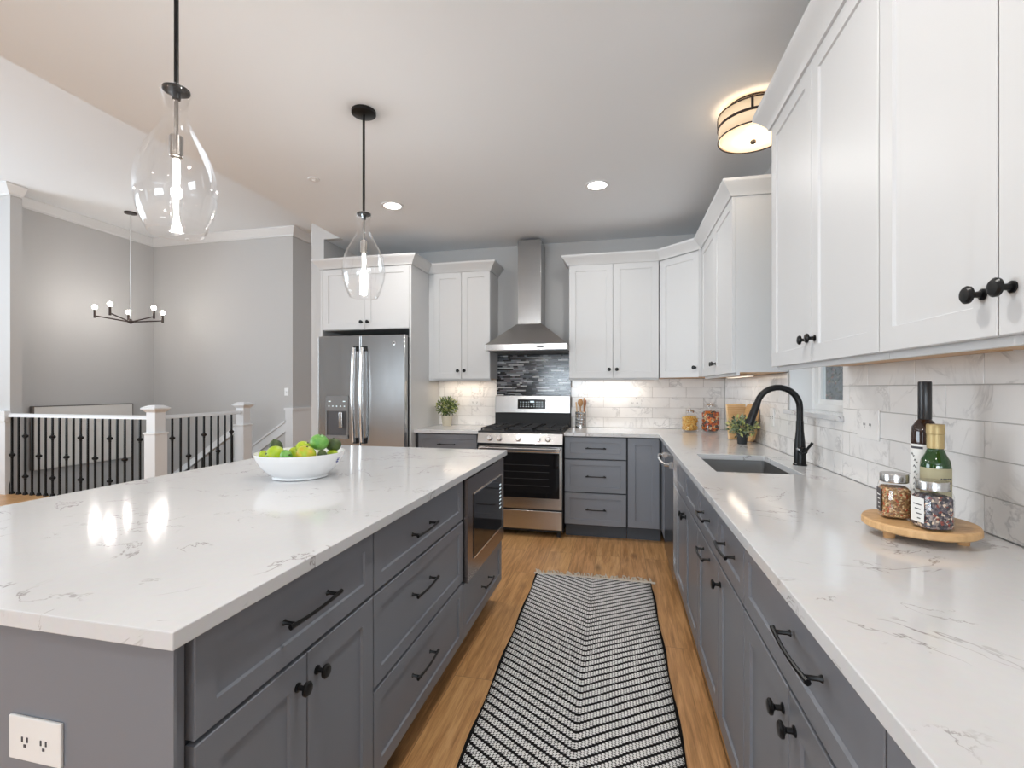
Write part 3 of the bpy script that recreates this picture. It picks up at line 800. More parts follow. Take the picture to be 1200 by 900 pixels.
# ---------------------------------------------------------------- range
rg = emp('range', (-1.235, 4.06, 0), 'stainless steel gas range with black oven door and five knobs', 'range')
W = .757
MB().box(0.004, W - .004, .03, .655, .05, .90).build('body', M['dark'], rg, smooth=0)
for sx in (.03, W - .06):
    for sy in (.06, .58): MB().box(sx, sx + .03, sy, sy + .03, 0, .05).build('foot', M['dark'], rg, smooth=0)
dr = MB().box(.008, W - .008, 0, .03, .075, .236).build('storage_drawer', M['steelh'], rg, smooth=0, bevel=.004)
ov = MB().box(.008, W - .008, -.005, .03, .252, .345).box(.008, W - .008, -.005, .03, .735, .79).box(.008, .03, -.005, .03, .345, .735).box(W - .03, W - .008, -.005, .03, .345, .735).build('oven_door', M['steelh'], rg, smooth=0)
MB().box(.03, W - .03, -.007, .025, .345, .735).build('oven_glass', M['bglass'], ov, smooth=0, bevel=.002)
rk = MB()
for k in range(4): rk.box(.12, W - .12, -.0076, -.0071, .45 + .06 * k, .4525 + .06 * k)
rk.build('oven_rack_marks', mat('oven_rack', (.05, .05, .052), .3), ov, smooth=0)
h = MB(); h.box(.02, W - .02, -.058, -.040, .748, .782); h.box(.03, .055, -.045, -.004, .752, .778); h.box(W - .055, W - .03, -.045, -.004, .752, .778); h.build('oven_handle', M['chrome'], ov, smooth=0, bevel=.006)
cp = MB(); v = []
for x in (0.002, W - .002):
    v.append([cp.bm.verts.new((x, y, z)) for y, z in ((-.02, .815), (.0, .902), (.06, .902), (.06, .815))])
cp.bridge(v[0], v[1]); cp.cap(v[0]); cp.cap(v[1][::-1]); cp = cp.build('control_panel', M['steelh'], rg, smooth=0)
for k, t_ in enumerate((.15, .265, .49, .72, .835)):
    q = MB(); q.lathe([(.026, 0), (.026, .004), (.020, .006), (.019, .022), (.016, .026)], (0, 0, 0), 20, ax='-y'); q.box(-.004, .004, -.032, -.024, -.019, .019)
    q.build('knob', M['chrome'], cp, (W * t_, -.011, .857), rot=(-.22, 0, 0))
MB().box(0, W, .0, .60, .902, .918).build('cooktop', M['iron'], rg, smooth=0, bevel=.004)
for gx in (.02, .265, .51):
    q = MB(); gw = .227; z = .945
    for yy in (.03, .29, .31, .575): q.box(gx, gx + gw, yy, yy + .012, z - .012, z)
    for xx in (gx, gx + gw - .012): q.box(xx, xx + .012, .03, .587, z - .012, z)
    for yy in (.16, .44):
        q.box(gx, gx + gw, yy - .005, yy + .005, z - .01, z); q.box(gx + gw / 2 - .005, gx + gw / 2 + .005, yy - .12, yy + .12, z - .01, z)
    for xx in (gx, gx + gw - .012):
        for yy in (.03, .3, .575): q.box(xx, xx + .012, yy, yy + .012, .918, z)
    q.build('grate', M['iron'], rg, smooth=0)
    for yy in (.16, .44):
        MB().lathe([(.045, .918), (.045, .924), (.032, .926), (.032, .934), (.0, .935)], (gx + gw / 2, yy, 0), 20, cap1=False).build('burner', M['iron'], rg)
bg = MB().box(0, W, .602, .66, .905, 1.05).build('backguard', M['dark'], rg, smooth=0)
bp = MB(); v = []
for x in (0.0, W):
    v.append([bp.bm.verts.new((x, y, z)) for y, z in ((.588, 1.05), (.605, 1.222), (.66, 1.222), (.66, 1.05))])
bp.bridge(v[0], v[1]); bp.cap(v[0]); bp.cap(v[1][::-1]); bp = bp.build('backguard_panel', M['steelh'], bg, smooth=0, bevel=.004)
q = MB().box(.235, .515, -.003, .01, -.045, .05).build('display_window', M['bglass'], rg, (0, .592, 1.135), smooth=0, rot=(-.098, 0, 0))
q = MB()
for r_ in range(3):
    for c in range(9): 
        if c != 4 or r_ == 0: q.box(.262 + c * .027, .270 + c * .027, -.0045, -.003, -.025 + r_ * .022, -.019 + r_ * .022)
q.box(.362, .40, -.0045, -.003, .018, .034)
q.build('display_marks', M['display'], rg, (0, .592, 1.135), smooth=0, rot=(-.098, 0, 0))

# range hood
hd = emp('range_hood', (-.845, WY - .002, 1.645), 'stainless steel chimney range hood above the range', 'range hood')
MB().box(-.38, .38, -.478, 0, 0, .055).build('canopy_rim', M['steelh'], hd, smooth=0, bevel=.002)
MB().frus((-.378, .378, -.476, -.001), (-.118, .118, -.285, -.001), .056, .262).build('canopy', M['steelh'], hd, smooth=0)
MB().box(-.112, .112, -.272, -.001, .263, KC - 1.6455 - .03).build('duct_cover', M['steel'], hd, smooth=0, bevel=.002)
MB().box(-.36, .36, -.46, -.02, -.004, .0).build('filter', M['sink'], hd, smooth=0)
q = MB(); q.box(.10, .17, -.4795, -.478, .018, .036); q.build('control_strip', M['bglass'], hd, smooth=0)

# ---------------------------------------------------------------- refrigerator
fr = emp('refrigerator', (-2.765, 3.95, 0), 'stainless steel french-door refrigerator with water dispenser', 'refrigerator')
FW = .88
MB().box(.006, FW - .006, .075, .76, .02, 1.765).build('body', M['dark'], fr, smooth=0)
d1 = MB().box(0, FW / 2 - .003, 0, .07, .72, 1.78).build('door', M['steel'], fr, smooth=0, bevel=.006)
d2 = MB().box(FW / 2 + .003, FW, 0, .07, .72, 1.78).build('door', M['steel'], fr, smooth=0, bevel=.006)
d3 = MB().box(0, FW, 0, .07, .06, .71).build('freezer_drawer', M['steel'], fr, smooth=0, bevel=.006)
MB().tube([(.08, 0, .655), (.08, -.05, .66), (.2, -.06, .66), (FW - .2, -.06, .66), (FW - .08, -.05, .66), (FW - .08, 0, .655)], .012, 10).build('handle', M['chrome'], d3)
for dd_, hx in ((d1, FW / 2 - .042), (d2, FW / 2 + .042)):
    q = MB(); pts = [(hx, -.01, 1.66), (hx, -.045, 1.66)] + [(hx, -.045 - .022 * math.sin(PI * k / 10), 1.66 - .085 * k) for k in range(1, 10)] + [(hx, -.045, .81), (hx, -.01, .81)]
    q.tube(pts, [.012, .014] + [.015] * 9 + [.014, .012], 12); q.build('handle', M['chrome'], dd_)
    for _a, _b in ((1.635, 1.68), (.79, .84)): MB().box(hx - .015, hx + .015, -.03, 0, _a, _b).build('handle_mount', M['dark'], dd_, smooth=0)
dx0, dx1 = .085, .318
ds = MB().box(dx0, dx1, -.008, .0, 1.085, 1.225).box(dx0, dx0 + .014, -.008, 0, .845, 1.085).box(dx1 - .014, dx1, -.008, 0, .845, 1.085).box(dx0, dx1, -.012, 0, .83, .86).build('water_dispenser', mat('dispenser_grey', (.26, .265, .27), .3, .6), d1, smooth=0)
MB().box(dx0 + .014, dx1 - .014, -.002, -.0005, .86, 1.085).build('dispenser_recess', mat('dispenser_recess', (.10, .10, .108), .35, .4), ds, smooth=0)
MB().box(.235, .268, -.03, -.002, .93, 1.075).build('nozzle', M['chrome'], ds, smooth=0, bevel=.004)
q = MB()
for k in range(5): q.box(dx0 + .03 + k * .04, dx0 + .042 + k * .04, -.009, -.008, 1.125, 1.133)
for k in range(2): q.box(dx0 + .03 + k * .15, dx0 + .055 + k * .15, -.009, -.008, 1.17, 1.178)
q.build('display_marks', M['display'], ds, smooth=0)
q = MB(); q.lathe([(.019, 0), (.019, .0025), (.015, .003)], (0, 0, 0), 24, ax='-y'); lg = q.build('round_badge', M['chrome'], d2, (.775, 0, 1.70))
q = MB(); q.tube([(-.008, -.004, .004), (-.003, -.004, .009), (.001, -.004, .003), (-.004, -.004, -.006), (-.008, -.004, -.002), (.0, -.004, .002), (.006, -.004, .008), (.004, -.004, 0), (.008, -.004, -.006)], .0011, 6); q.build('monogram', M['dark'], d2, (.775, 0, 1.70))

# ---------------------------------------------------------------- microwave
mw = emp('microwave', (IX, 2.112, .388), 'built-in microwave with black glass door in the island side', 'microwave', None, PI / 2)
W = .70; H = .482
MB().box(0, W, .0, .50, 0, H).build('body', M['dark'], mw, smooth=0)
tf = MB()
a, b, c, d = .09, W - .06, .085, H - .085
tf.box(0, W, -.018, 0, 0, c).box(0, W, -.018, 0, d, H).box(0, a, -.018, 0, c, d).box(b, W, -.018, 0, c, d)
M['mwtrim'] = mat('dark_stainless_trim', (.30, .26, .25), .22, .9)
tf.build('trim_frame', M['mwtrim'], mw, smooth=0)
MB().box(a, b, -.022, -.002, c, d).build('door', M['bglass'], mw, smooth=0, bevel=.002)
q = MB().box(a, b, -.0235, -.021, d - .004, d + .001).box(a, b, -.0235, -.021, c - .001, c + .004).box(b - .001, b + .003, -.0235, -.021, c, d).build('edge_strip', M['chrome'], mw, smooth=0)
q = MB()
for k in range(7): q.box(b - .055, b - .047, -.0235, -.022, c + .12 + k * .022, c + .128 + k * .022); q.box(b - .035, b - .027, -.0235, -.022, c + .12 + k * .022, c + .128 + k * .022)
q.build('button_marks', M['display'], mw, smooth=0)

# ---------------------------------------------------------------- dishwasher
dw = emp('dishwasher', (.318, 3.688, 0), 'dishwasher with bowed chrome handle beside the sink base', 'dishwasher', None, BW)
MB().box(0.002, .600, .03, .60, .1, .880).build('body', M['dark'], dw, smooth=0)
dm = steel('dark_stainless', (.22, .22, .23), .22)
dd_ = MB().box(.002, .604, 0, .03, .115, .878).build('door', dm, dw, smooth=0, bevel=.002)
MB().box(.6042, .6052, .001, .028, .115, .878).build('edge_strip', M['chrome'], dd_, smooth=0)
MB().tube([(.05, -.0, .81), (.06, -.045, .812), (.18, -.058, .812), (.30, -.062, .812), (.42, -.058, .812), (.54, -.045, .812), (.55, 0, .81)], .010, 10).build('handle', M['chrome'], dd_)
for _a in (.03, .53): MB().box(_a, _a + .04, -.02, 0, .79, .83).build('handle_mount', M['steel'], dd_, smooth=0)
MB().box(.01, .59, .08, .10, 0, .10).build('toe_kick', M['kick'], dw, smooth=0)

# ---------------------------------------------------------------- sink and faucet
sk_ = emp('sink', (.61, 2.635, .884), 'undermount stainless single-bowl sink', 'sink')
mb = MB(); hx, hy = .188, .313
a = [(-hx, -hy), (hx, -hy), (hx, hy), (-hx, hy)]
def rr(hx, hy, r, z, n=5):
    pts = []
    for cx, cy, a0 in ((hx - r, hy - r, 0), (-hx + r, hy - r, 90), (-hx + r, -hy + r, 180), (hx - r, -hy + r, 270)):
        for k in range(n + 1):
            t_ = math.radians(a0 + 90 * k / n); pts.append(mb.bm.verts.new((cx + r * math.cos(t_), cy + r * math.sin(t_), z)))
    return pts
r1 = rr(hx + .012, hy + .012, .03, 0); r2 = rr(hx - .004, hy - .004, .02, 0); r3 = rr(hx - .010, hy - .010, .02, -.19); r4 = rr(hx - .03, hy - .03, .02, -.215)
mb.bridge(r1, r2); mb.bridge(r2, r3); mb.bridge(r3, r4); mb.cap(r4)
mb.build('basin', M['sink'], sk_, smooth=50)
MB().lathe([(.045, -.213), (.045, -.210), (.03, -.212), (.0, -.2125)], (0, 0, 0), 24, cap1=False).build('drain', M['chrome'], sk_)
fa = emp('faucet', (.868, 2.62, CT), 'matte black gooseneck pull-down faucet behind the sink', 'faucet')
MB().lathe([(.031, 0), (.031, .006), (.027, .01), (.0265, .06), (.023, .12), (.0175, .17), (.0165, .22)], (0, 0, 0), 24).build('base', M['black'], fa)
pts = [(0, 0, .20), (0, 0, .26)]
R = .098
for k in range(13):
    t_ = PI * k / 12 * .93; pts.append((-R + R * math.cos(t_), 0, .285 + R * 1.02 * math.sin(t_)))
MB().tube(pts, .0150, 14).build('spout', M['black'], fa)
e = Vector(pts[-1]); dr_ = (e - Vector(pts[-2])).normalized()
p2 = e + dr_ * .02; p3 = e + dr_ * .115
MB().tube([e, p2, e + dr_ * .06, p3], [.0165, .018, .019, .0215], 16).build('spray_head', M['black'], fa)
hn = MB().cyl((0, -.02, .075), (0, -.052, .075), .016, .018, 16)
hn.tube([(0, -.05, .075), (.006, -.062, .08), (.02, -.075, .105), (.028, -.08, .12)], [.008, .007, .006, .007], 10)
hn.build('lever', M['black'], fa)
MB().cyl((-.016, -.021, .083), (-.019, -.026, .083), .005, .005, 10).build('indicator', M['chrome'], fa)

# ---------------------------------------------------------------- counter objects, right
def lathe_obj(prof, name, m, parent, seg=28, sq=2.0, **k):
    return MB().lathe(prof, (0, 0, 0), seg, sq, cap0=k.get('cap0', True), cap1=k.get('cap1', True)).build(name, M[m] if isinstance(m, str) else m, parent, k.get('loc'), rot=k.get('rot'))
BC = (.750, 1.43)
bd = emp('serving_board', (BC[0], BC[1], CT), 'round beech serving board on short feet holding bottles and spice jars', 'board')
MB().lathe([(.115, .020), (.120, .024), (.120, .036), (.117, .041)], (0, 0, 0), 56).build('disc', M['board'], bd)
for k in range(3):
    t_ = math.radians(200 + 120 * k); MB().cyl((.085 * math.cos(t_), .085 * math.sin(t_), 0), (.085 * math.cos(t_), .085 * math.sin(t_), .0202), .012, .014, 16).build('foot', M['spoon'], bd)
BT = CT + .0412
def bottle(name, label, loc, prof, gm, rz=0):
    r_ = emp(name, loc, label, 'bottle', None, rz); lathe_obj(prof, 'glass', gm, r_); return r_
def arc_label(parent, name, m, r, z0, z1, a0, a1, th=.0006, n=14):
    q = MB(); rows = []
    for i in range(n + 1):
        t_ = math.radians(a0 + (a1 - a0) * i / n)
        rows.append([q.bm.verts.new((rr_ * math.cos(t_), rr_ * math.sin(t_), z)) for rr_, z in ((r, z0), (r + th, z0), (r + th, z1), (r, z1))])
    for i in range(n): q.bridge(rows[i], rows[i + 1])
    q.cap(rows[0]); q.cap(rows[-1]); return q.build(name, M[m], parent)
wb = bottle('oil_bottle', 'tall dark bottle with black capsule and white label, behind the green one', (.801, 1.500, BT),
            [(.028, 0), (.0298, .004), (.0298, .220), (.028, .236), (.020, .248), (.0137, .257), (.0137, .33)], 'brown_glass')
lathe_obj([(.0145, .256), (.0150, .258), (.0150, .355), (.014, .358)], 'capsule', 'blackcap', wb)
l_ = arc_label(wb, 'label', 'labelw', .0299, .05, .190, 165, 250)
q = MB(); rn = random.Random(5)
for k in range(7):
    t_ = math.radians(180 + 6 * rn.random() * 3); zz = .065 + k * .016; rr_ = .0307
    q.tube([(rr_ * math.cos(t_ + u * .25), rr_ * math.sin(t_ + u * .25), zz + .005 * math.sin(5 * u)) for u in (0, .3, .6, .9, 1.2)], .0009, 5)
q.build('label_lettering', M['ink'], l_)
arc_label(wb, 'label_band', 'ink', .0304, .178, .184, 175, 235)
ob = bottle('olive_oil_bottle', 'green glass bottle with gold neck foil and olive band label', (.787, 1.430, BT),
            [(.029, 0), (.031, .004), (.031, .142), (.029, .156), (.021, .172), (.0165, .184), (.0165, .21)], 'green_glass')
lathe_obj([(.0170, .186), (.0176, .187), (.0176, .222), (.0188, .224), (.0188, .245), (.0175, .248)], 'neck_foil', 'gold', ob)
l_ = arc_label(ob, 'label', 'labelc', .0312, .06, .138, 170, 330)
q = MB()
for k, zz in enumerate((.112, .102, .084)):
    for j in range(6):
        t_ = math.radians(262 + j * 9); q.box(-.0015, .0015, -.0004, .0004, -.002, .002, Matrix.Translation((.0321 * math.cos(t_), .0321 * math.sin(t_), zz)) @ Matrix.Rotation(t_ - PI / 2, 4, 'Z'))
q.build('label_lettering', M['ink'], l_, smooth=0)
arc_label(ob, 'label_picture', 'leafA', .0319, .064, .10, 215, 250, .0006)
def spice_jar(label, loc, rz, w, h, cont, lm, name):
    r_ = emp(name, loc, label, 'jar', None, rz); s_ = w / 2
    MB().lathe([(s_ * .9, 0), (s_, .004), (s_, h - .022), (s_ * .92, h - .014), (s_ * .84, h - .006)], (0, 0, 0), 40, 5.0, cap1=False).build('glass', M['jarglass'], r_)
    MB().lathe([(s_ * .86, .004), (s_ * .945, .007), (s_ * .945, h - .030), (s_ * .8, h - .024)], (0, 0, 0), 40, 5.0).build('contents', M[cont], r_)['kind'] = 'stuff'
    MB().lathe([(s_ * .93, h - .012), (s_ * .97, h - .010), (s_ * .97, h + .009), (s_ * .94, h + .011)], (0, 0, 0), 40).build('lid', M['steelh'], r_)
    p = MB().box(-s_ - .0012, -s_ - .0002, -s_ * .62, s_ * .62, .016, h - .03).build('label', M[lm], r_, smooth=0)
    q = MB()
    for k in range(4): q.box(-s_ - .0018, -s_ - .0012, -s_ * .4 + .003 * (k % 2), s_ * .35 - .004 * k, h - .048 - .011 * k, h - .0455 - .011 * k)
    q.build('label_lettering', M['labelw'] if lm == 'labeld' else M['ink'], p, smooth=0)
    return r_
spice_jar('square glass jar of brown seasoning with dark label, left on the board', (.705, 1.450, BT), math.radians(-12), .064, .105, 'seasoning', 'labeld', 'spice_jar')
spice_jar('square glass jar of mixed peppercorns with pale label, front on the board', (.739, 1.355, BT), math.radians(8), .066, .105, 'peppermix', 'labelw', 'spice_jar')

# potted succulent, cutting boards, pasta jars
def plant(name, label, loc, potprof, potm, R, cz, n, ls, mats, seed, sq, stems=14, sqp=2.0):
    r_ = emp(name, loc, label, 'plant'); rn = random.Random(seed)
    lathe_obj(potprof, 'pot', potm, r_, 24, sqp, cap1=False)
    top = potprof[-1]
    MB().lathe([(top[0] * .9, top[1] - .012), (.001, top[1] - .008)], (0, 0, 0), 20).build('soil', M['soil'], r_)
    s_ = MB()
    for k in range(stems):
        a = rn.uniform(0, 2 * PI); q = rn.uniform(.3, .8); s_.tube([(0, 0, top[1] - .01), (R * .4 * q * math.cos(a), R * .4 * q * math.sin(a), cz * .95), (R * q * math.cos(a), R * q * math.sin(a), cz + R * .4 * rn.uniform(-.5, 1))], .0013, 5)
    s_.build('stems', M['leafD'], r_)
    for k, mm in enumerate(mats):
        l = MB(); leaves(l, (0, 0, cz), R, n // len(mats), ls, rn, sq, .25, .5); l.build('foliage', M[mm], r_, smooth=0, fixn=False)
    return r_
plant('potted_plant', 'grey-green leafy plant in a black pot in front of the cutting boards', (.811, 3.52, CT), [(.027, 0), (.030, .002), (.037, .072), (.037, .075)], 'potblack', .095, .118, 520, .028, ['leafC', 'leafD', 'leafC', 'leafB'], 4, .68)
plant('potted_plant', 'round yellow-green shrublet in a cream pot left of the range', (-1.715, 4.56, CT), [(.042, 0), (.044, .002), (.056, .095), (.058, .105)], 'potcream', .112, .195, 800, .026, ['leafA', 'leafB', 'leafA', 'leafD'], 8, .85)
# cutting boards leaning against the right wall
c1 = emp('cutting_board', (.855, 3.83, CT), 'rectangular wooden cutting board leaning on the tile behind the plant', 'cutting board', None, math.radians(28))
q = MB().box(-.085, .085, -.009, .009, 0, .265).build('board', M['boardlight'], c1, smooth=0, bevel=.008, rot=(math.radians(-6), 0, 0))
MB().box(-.084, .084, -.0105, -.009, .235, .239).box(-.084, .084, -.0105, -.009, .222, .225).build('groove', M['cutting'], c1, smooth=0, rot=(math.radians(-6), 0, 0))
c2 = emp('cutting_board', (.888, 3.69, CT), 'thick rounded wooden board standing edge-on against the right wall', 'cutting board', None, BW + .10)
q = MB(); poly = []
for k in range(28):
    t_ = 2 * PI * k / 28; kk = 1 / ((abs(math.cos(t_)) ** 4 + abs(math.sin(t_)) ** 4) ** .25); poly.append((.115 * kk * math.cos(t_), .135 * kk * math.sin(t_)))
v0 = [q.bm.verts.new((x, -.011, z + .137)) for x, z in poly]; v1 = [q.bm.verts.new((x, .011, z + .137)) for x, z in poly]
q.bridge(v0, v1); q.cap(v0); q.cap(v1[::-1]); q.build('board', M['cutting'], c2, bevel=.005, rot=(math.radians(-7), 0, 0))
def storage_jar(name, label, loc, w, h, sq):
    r_ = emp(name, loc, label, 'jar', None, .3); s_ = w / 2
    MB().lathe([(s_ * .85, 0), (s_, .008), (s_, h * .72), (s_ * .82, h * .86), (s_ * .58, h * .92), (s_ * .56, h)], (0, 0, 0), 40, sq, cap1=False).build('glass', M['jarglass'], r_)
    MB().lathe([(s_ * .60, h), (s_ * .62, h + .003), (s_ * .62, h + .016), (s_ * .5, h + .024), (s_ * .2, h + .028)], (0, 0, 0), 32).ball((0, 0, h + .034), .009).build('lid', M['chrome'], r_)
    return r_
storage_jar('glass_jar', 'glass jar of macaroni with metal knob lid, left of the pair', (.600, 4.46, CT), .125, .165, 4.5)
storage_jar('glass_jar', 'larger round-shouldered glass jar of mixed orange and brown pasta', (.765, 4.42, CT), .135, .215, 5)
def elbows(name, label, loc, w, h, core, mats, n, seed, big=1.0):
    s_ = w / 2 * .93; rn = random.Random(seed)
    q = MB(); q.lathe([(s_ * .70, .010), (s_ * .80, .014), (s_ * .80, h - .01), (s_ * .6, h)], (0, 0, 0), 32, 4.5)
    for f in q.bm.faces: f.material_index = 0
    nb = len(q.bm.faces)
    for k in range(n):
        a = rn.uniform(0, 2 * PI); ca, sa = math.cos(a), math.sin(a); kk = 1 / ((abs(ca) ** 4.5 + abs(sa) ** 4.5) ** (1 / 4.5))
        rad = (s_ * kk - .0075 * big) if k % 5 else s_ * kk * rn.random() * .7
        zz = rn.uniform(.012 + .006 * big, h - .006) if k % 5 else h - .002
        c = Vector((rad * ca, rad * sa, zz)); e1 = Vector((rn.gauss(0, 1), rn.gauss(0, 1), rn.gauss(0, 1))).normalized(); e2 = e1.cross(Vector((ca, sa, .3))).normalized()
        R_ = .006 * big
        n0 = len(q.bm.faces); q.tube([c + R_ * (math.cos(t_) * e1 + math.sin(t_) * e2) for t_ in (0, .7, 1.4, 2.1, 2.8)], .0028 * big, 5)
        mi = 1 + rn.randrange(len(mats)); q.bm.faces.ensure_lookup_table()
        for f in q.bm.faces[n0:]: f.material_index = mi
    o = q.build(name, [M[core]] + [M[m_] for m_ in mats], None, loc); tag(o, label, 'pasta', None, 'stuff'); o.rotation_euler = (0, 0, .3)
M['p_yl'] = mat('pale_macaroni', (.80, .55, .16), .5); M['p_or'] = mat('orange_pasta', (.72, .20, .03), .5); M['p_cr'] = mat('cream_pasta', (.72, .55, .33), .5); M['p_dk'] = mat('dark_pasta', (.09, .06, .05), .5); M['p_rd'] = mat('red_pasta', (.42, .06, .02), .5)
elbows('macaroni', 'yellow elbow macaroni filling the left glass jar', (.600, 4.46, CT), .125, .128, 'macdark', ['macaroni', 'p_yl'], 330, 2, 1.5)
elbows('mixed_pasta', 'orange, cream and dark pasta filling the larger glass jar', (.765, 4.42, CT), .135, .165, 'p_dk', ['p_or', 'p_cr', 'p_or', 'p_dk', 'p_rd'], 300, 3, 2.6)

# utensil holder
uh = emp('utensil_holder', (-.372, 4.62, CT), 'perforated stainless utensil holder right of the range', 'holder')
q = MB(); seg = 32; Rr = .052; levels = [0, .012] + [.03 + .0 * k for k in range(0)]
rows = [0, .028, .046, .058, .076, .088, .106, .118, .136, .155]
prev = None; rgs = []
for z in rows: rgs.append([q.bm.verts.new((Rr * math.cos(2 * PI * k / seg), Rr * math.sin(2 * PI * k / seg), z)) for k in range(seg)])
for i in range(len(rows) - 1):
    for k in range(seg):
        if i in (1, 3, 5, 7) and k % 2 == 0: continue
        q.bm.faces.new([rgs[i][k], rgs[i][(k + 1) % seg], rgs[i + 1][(k + 1) % seg], rgs[i + 1][k]])
q.cap(rgs[0]); q.build('cup', M['steel'], uh, solid=.0015)
def utensil(name, label, cat, x, y, lean, az, L, m, kind):
    o_ = emp(name, (x, y, CT + .004), label, cat); o_.rotation_euler = Euler((lean, 0, az))
    q = MB().tube([(0, 0, 0), (0, 0, L * .7), (0, 0, L * .78)], [.0055, .006, .007], 10)
    hd_ = q.build('shaft', M[m], o_)
    if kind == 'spoon': MB().ball((0, 0, L * .88), 1, .026, .008, .038, 18, 12).build('bowl', M[m], o_)
    elif kind == 'spatula': MB().box(-.024, .024, -.003, .003, L * .76, L).build('blade', M[m], o_, smooth=0, bevel=.003)
    else:
        p = MB()
        p.box(-.022, .022, -.003, .003, L * .77, L * .85); [p.box(-.022 + k * .0155, -.022 + k * .0155 + .012, -.003, .003, L * .85, L) for k in range(3)]
        p.build('tines', M[m], o_, smooth=0, bevel=.002)
utensil('wooden_spatula', 'flat pale wooden spatula leaning left in the steel holder', 'utensil', -.392, 4.605, .10, -PI / 2 - .1, .245, 'boardlight', 'spatula')
utensil('wooden_spoon', 'tall tan wooden spoon in the middle of the steel holder', 'utensil', -.378, 4.648, -.04, .1, .270, 'spoon', 'spoon')
utensil('wooden_spoon', 'reddish wooden spoon leaning right in the steel holder', 'utensil', -.352, 4.604, .10, PI / 2 + .3, .262, 'spoonred', 'spoon')
utensil('wooden_fork', 'slotted tan wooden fork standing at the back of the holder', 'utensil', -.350, 4.650, .03, PI / 2 - .1, .285, 'spoon', 'fork')

# ---------------------------------------------------------------- fruit bowl
FB = (-1.345, 1.80, CT)
fb = emp('fruit_bowl', FB, 'large white ceramic footed fruit bowl on the island', 'bowl')
MB().lathe([(.105, 0), (.112, .003), (.108, .010), (.130, .025), (.158, .055), (.176, .088), (.1815, .108), (.1775, .108), (.171, .088), (.153, .058), (.125, .03), (.09, .016), (.001, .014)], (0, 0, 0), 64, cap1=False).build('bowl', M['ceramic'], fb)
q = MB()
for r_, zz in ((0, .085), (1, .078), (2, .069)):
    for k in range(3): 
        t_ = math.radians(3 + k * 2.2); rad = .1815 - (.108 - zz) * .35
        q.box(-.0022, .0022, -.0005, .0005, -.003, .003, Matrix.Translation((rad * math.cos(t_), rad * math.sin(t_), zz)) @ Matrix.Rotation(t_ - PI / 2, 4, 'Z'))
q.build('stamp_mark', M['blueink'], fb, smooth=0)
def fruit(name, label, cat, px, dy, pz, r, m, s=(1, 1, 1), tip=True, rot=(0, 0, 0)):
    o = emp(name, (FB[0] + px, FB[1] + dy, FB[2] + pz), label, cat); o.rotation_euler = rot
    MB().ball((0, 0, 0), r, *s, 24, 16).build('skin', M[m], o)
    if tip: MB().lathe([(.004, 0), (.0035, .003), (.001, .0035)], (0, 0, r * s[2] * .985), 8).build('stem_end', M['f_dark'], o)
fruit('avocado', 'dark green avocado standing at the left of the white bowl', 'fruit', -.085, -.045, .130, .027, 'f_dark', (1, 1, 1.25), rot=(.2, -.2, 0))
fruit('lime', 'largest yellow-green lime with its dark stem end facing the camera', 'fruit', -.045, -.098, .106, .037, 'f_lime', (1, 1, 1), rot=(1.35, 0, -.5))
fruit('lime', 'small green lime in the middle front of the bowl', 'fruit', .022, -.118, .104, .024, 'f_green', (1.15, 1, .95), rot=(.3, 1.2, 0))
fruit('lime', 'yellow-green lime behind the small front lime', 'fruit', .034, -.022, .124, .032, 'f_lime', (1.15, 1, .95), rot=(0, .6, 0))
fruit('green_apple', 'bright green apple on top of the fruit pile', 'fruit', .104, -.018, .153, .035, 'f_green', (1.1, 1, .95), rot=(.2, .3, 0))
fruit('mango', 'yellow-green mango with orange blush at the right front', 'fruit', .092, -.088, .112, .035, 'f_mango', (1.2, 1, .95), rot=(.2, .3, 0))
fruit('avocado', 'small dark green avocado near the right rim of the bowl', 'fruit', .138, -.045, .101, .021, 'f_dark', (1.2, 1, .9), rot=(0, 1.2, 0))
fruit('lemon', 'yellow fruit resting against the far right rim of the bowl', 'fruit', .134, .03, .098, .021, 'f_lime', (1.2, 1, .9))
fruit('avocado', 'dark avocado low against the left rim of the bowl', 'fruit', -.136, -.02, .100, .019, 'f_dark', (1.1, 1, .8))
fruit('lime', 'yellow-green lime low at the left front rim', 'fruit', -.118, -.075, .092, .023, 'f_lime', (1.25, 1, .8), rot=(0, 1.2, 0))
fruit('avocado', 'dark avocado behind the top green apple', 'fruit', .13, .045, .135, .031, 'f_dark', (1.1, 1, .9))
fruit('lime', 'lime deep in the bowl under the fruit pile', 'fruit', .01, .02, .07, .035, 'f_green', (1, 1, 1))
fruit('lime', 'lime at the back of the bowl hidden behind the avocado', 'fruit', -.07, .06, .085, .035, 'f_lime', (1, 1, 1))

# ---------------------------------------------------------------- rug
rgm = emp('runner_rug', (-.135, 0, 0), 'black and white chevron runner rug with cream fringe on the wood floor', 'rug', None, .015)
q = MB(); nx, ny = 12, 60; ya, yb = .75, 3.275; W = .386
vv = [[q.bm.verts.new((-W + 2 * W * i / nx + .004 * math.sin(j * .5), ya + (yb - ya) * j / ny + (-.008 * i / nx), .008 + .0012 * math.sin(i * 1.3 + j * .9))) for i in range(nx + 1)] for j in range(ny + 1)]
for j in range(ny):
    for i in range(nx): q.bm.faces.new([vv[j][i], vv[j][i + 1], vv[j + 1][i + 1], vv[j + 1][i]])
q.build('woven_field', M['rug'], rgm, smooth=60, solid=.007)
q = MB(); rn = random.Random(9)
q.tube([(-.40, yb + .006, .007)] + [(-.36 + .08 * k, yb + .004 - .001 * k, .008) for k in range(10)] + [(.41, yb - .006, .007)], .0075, 8)
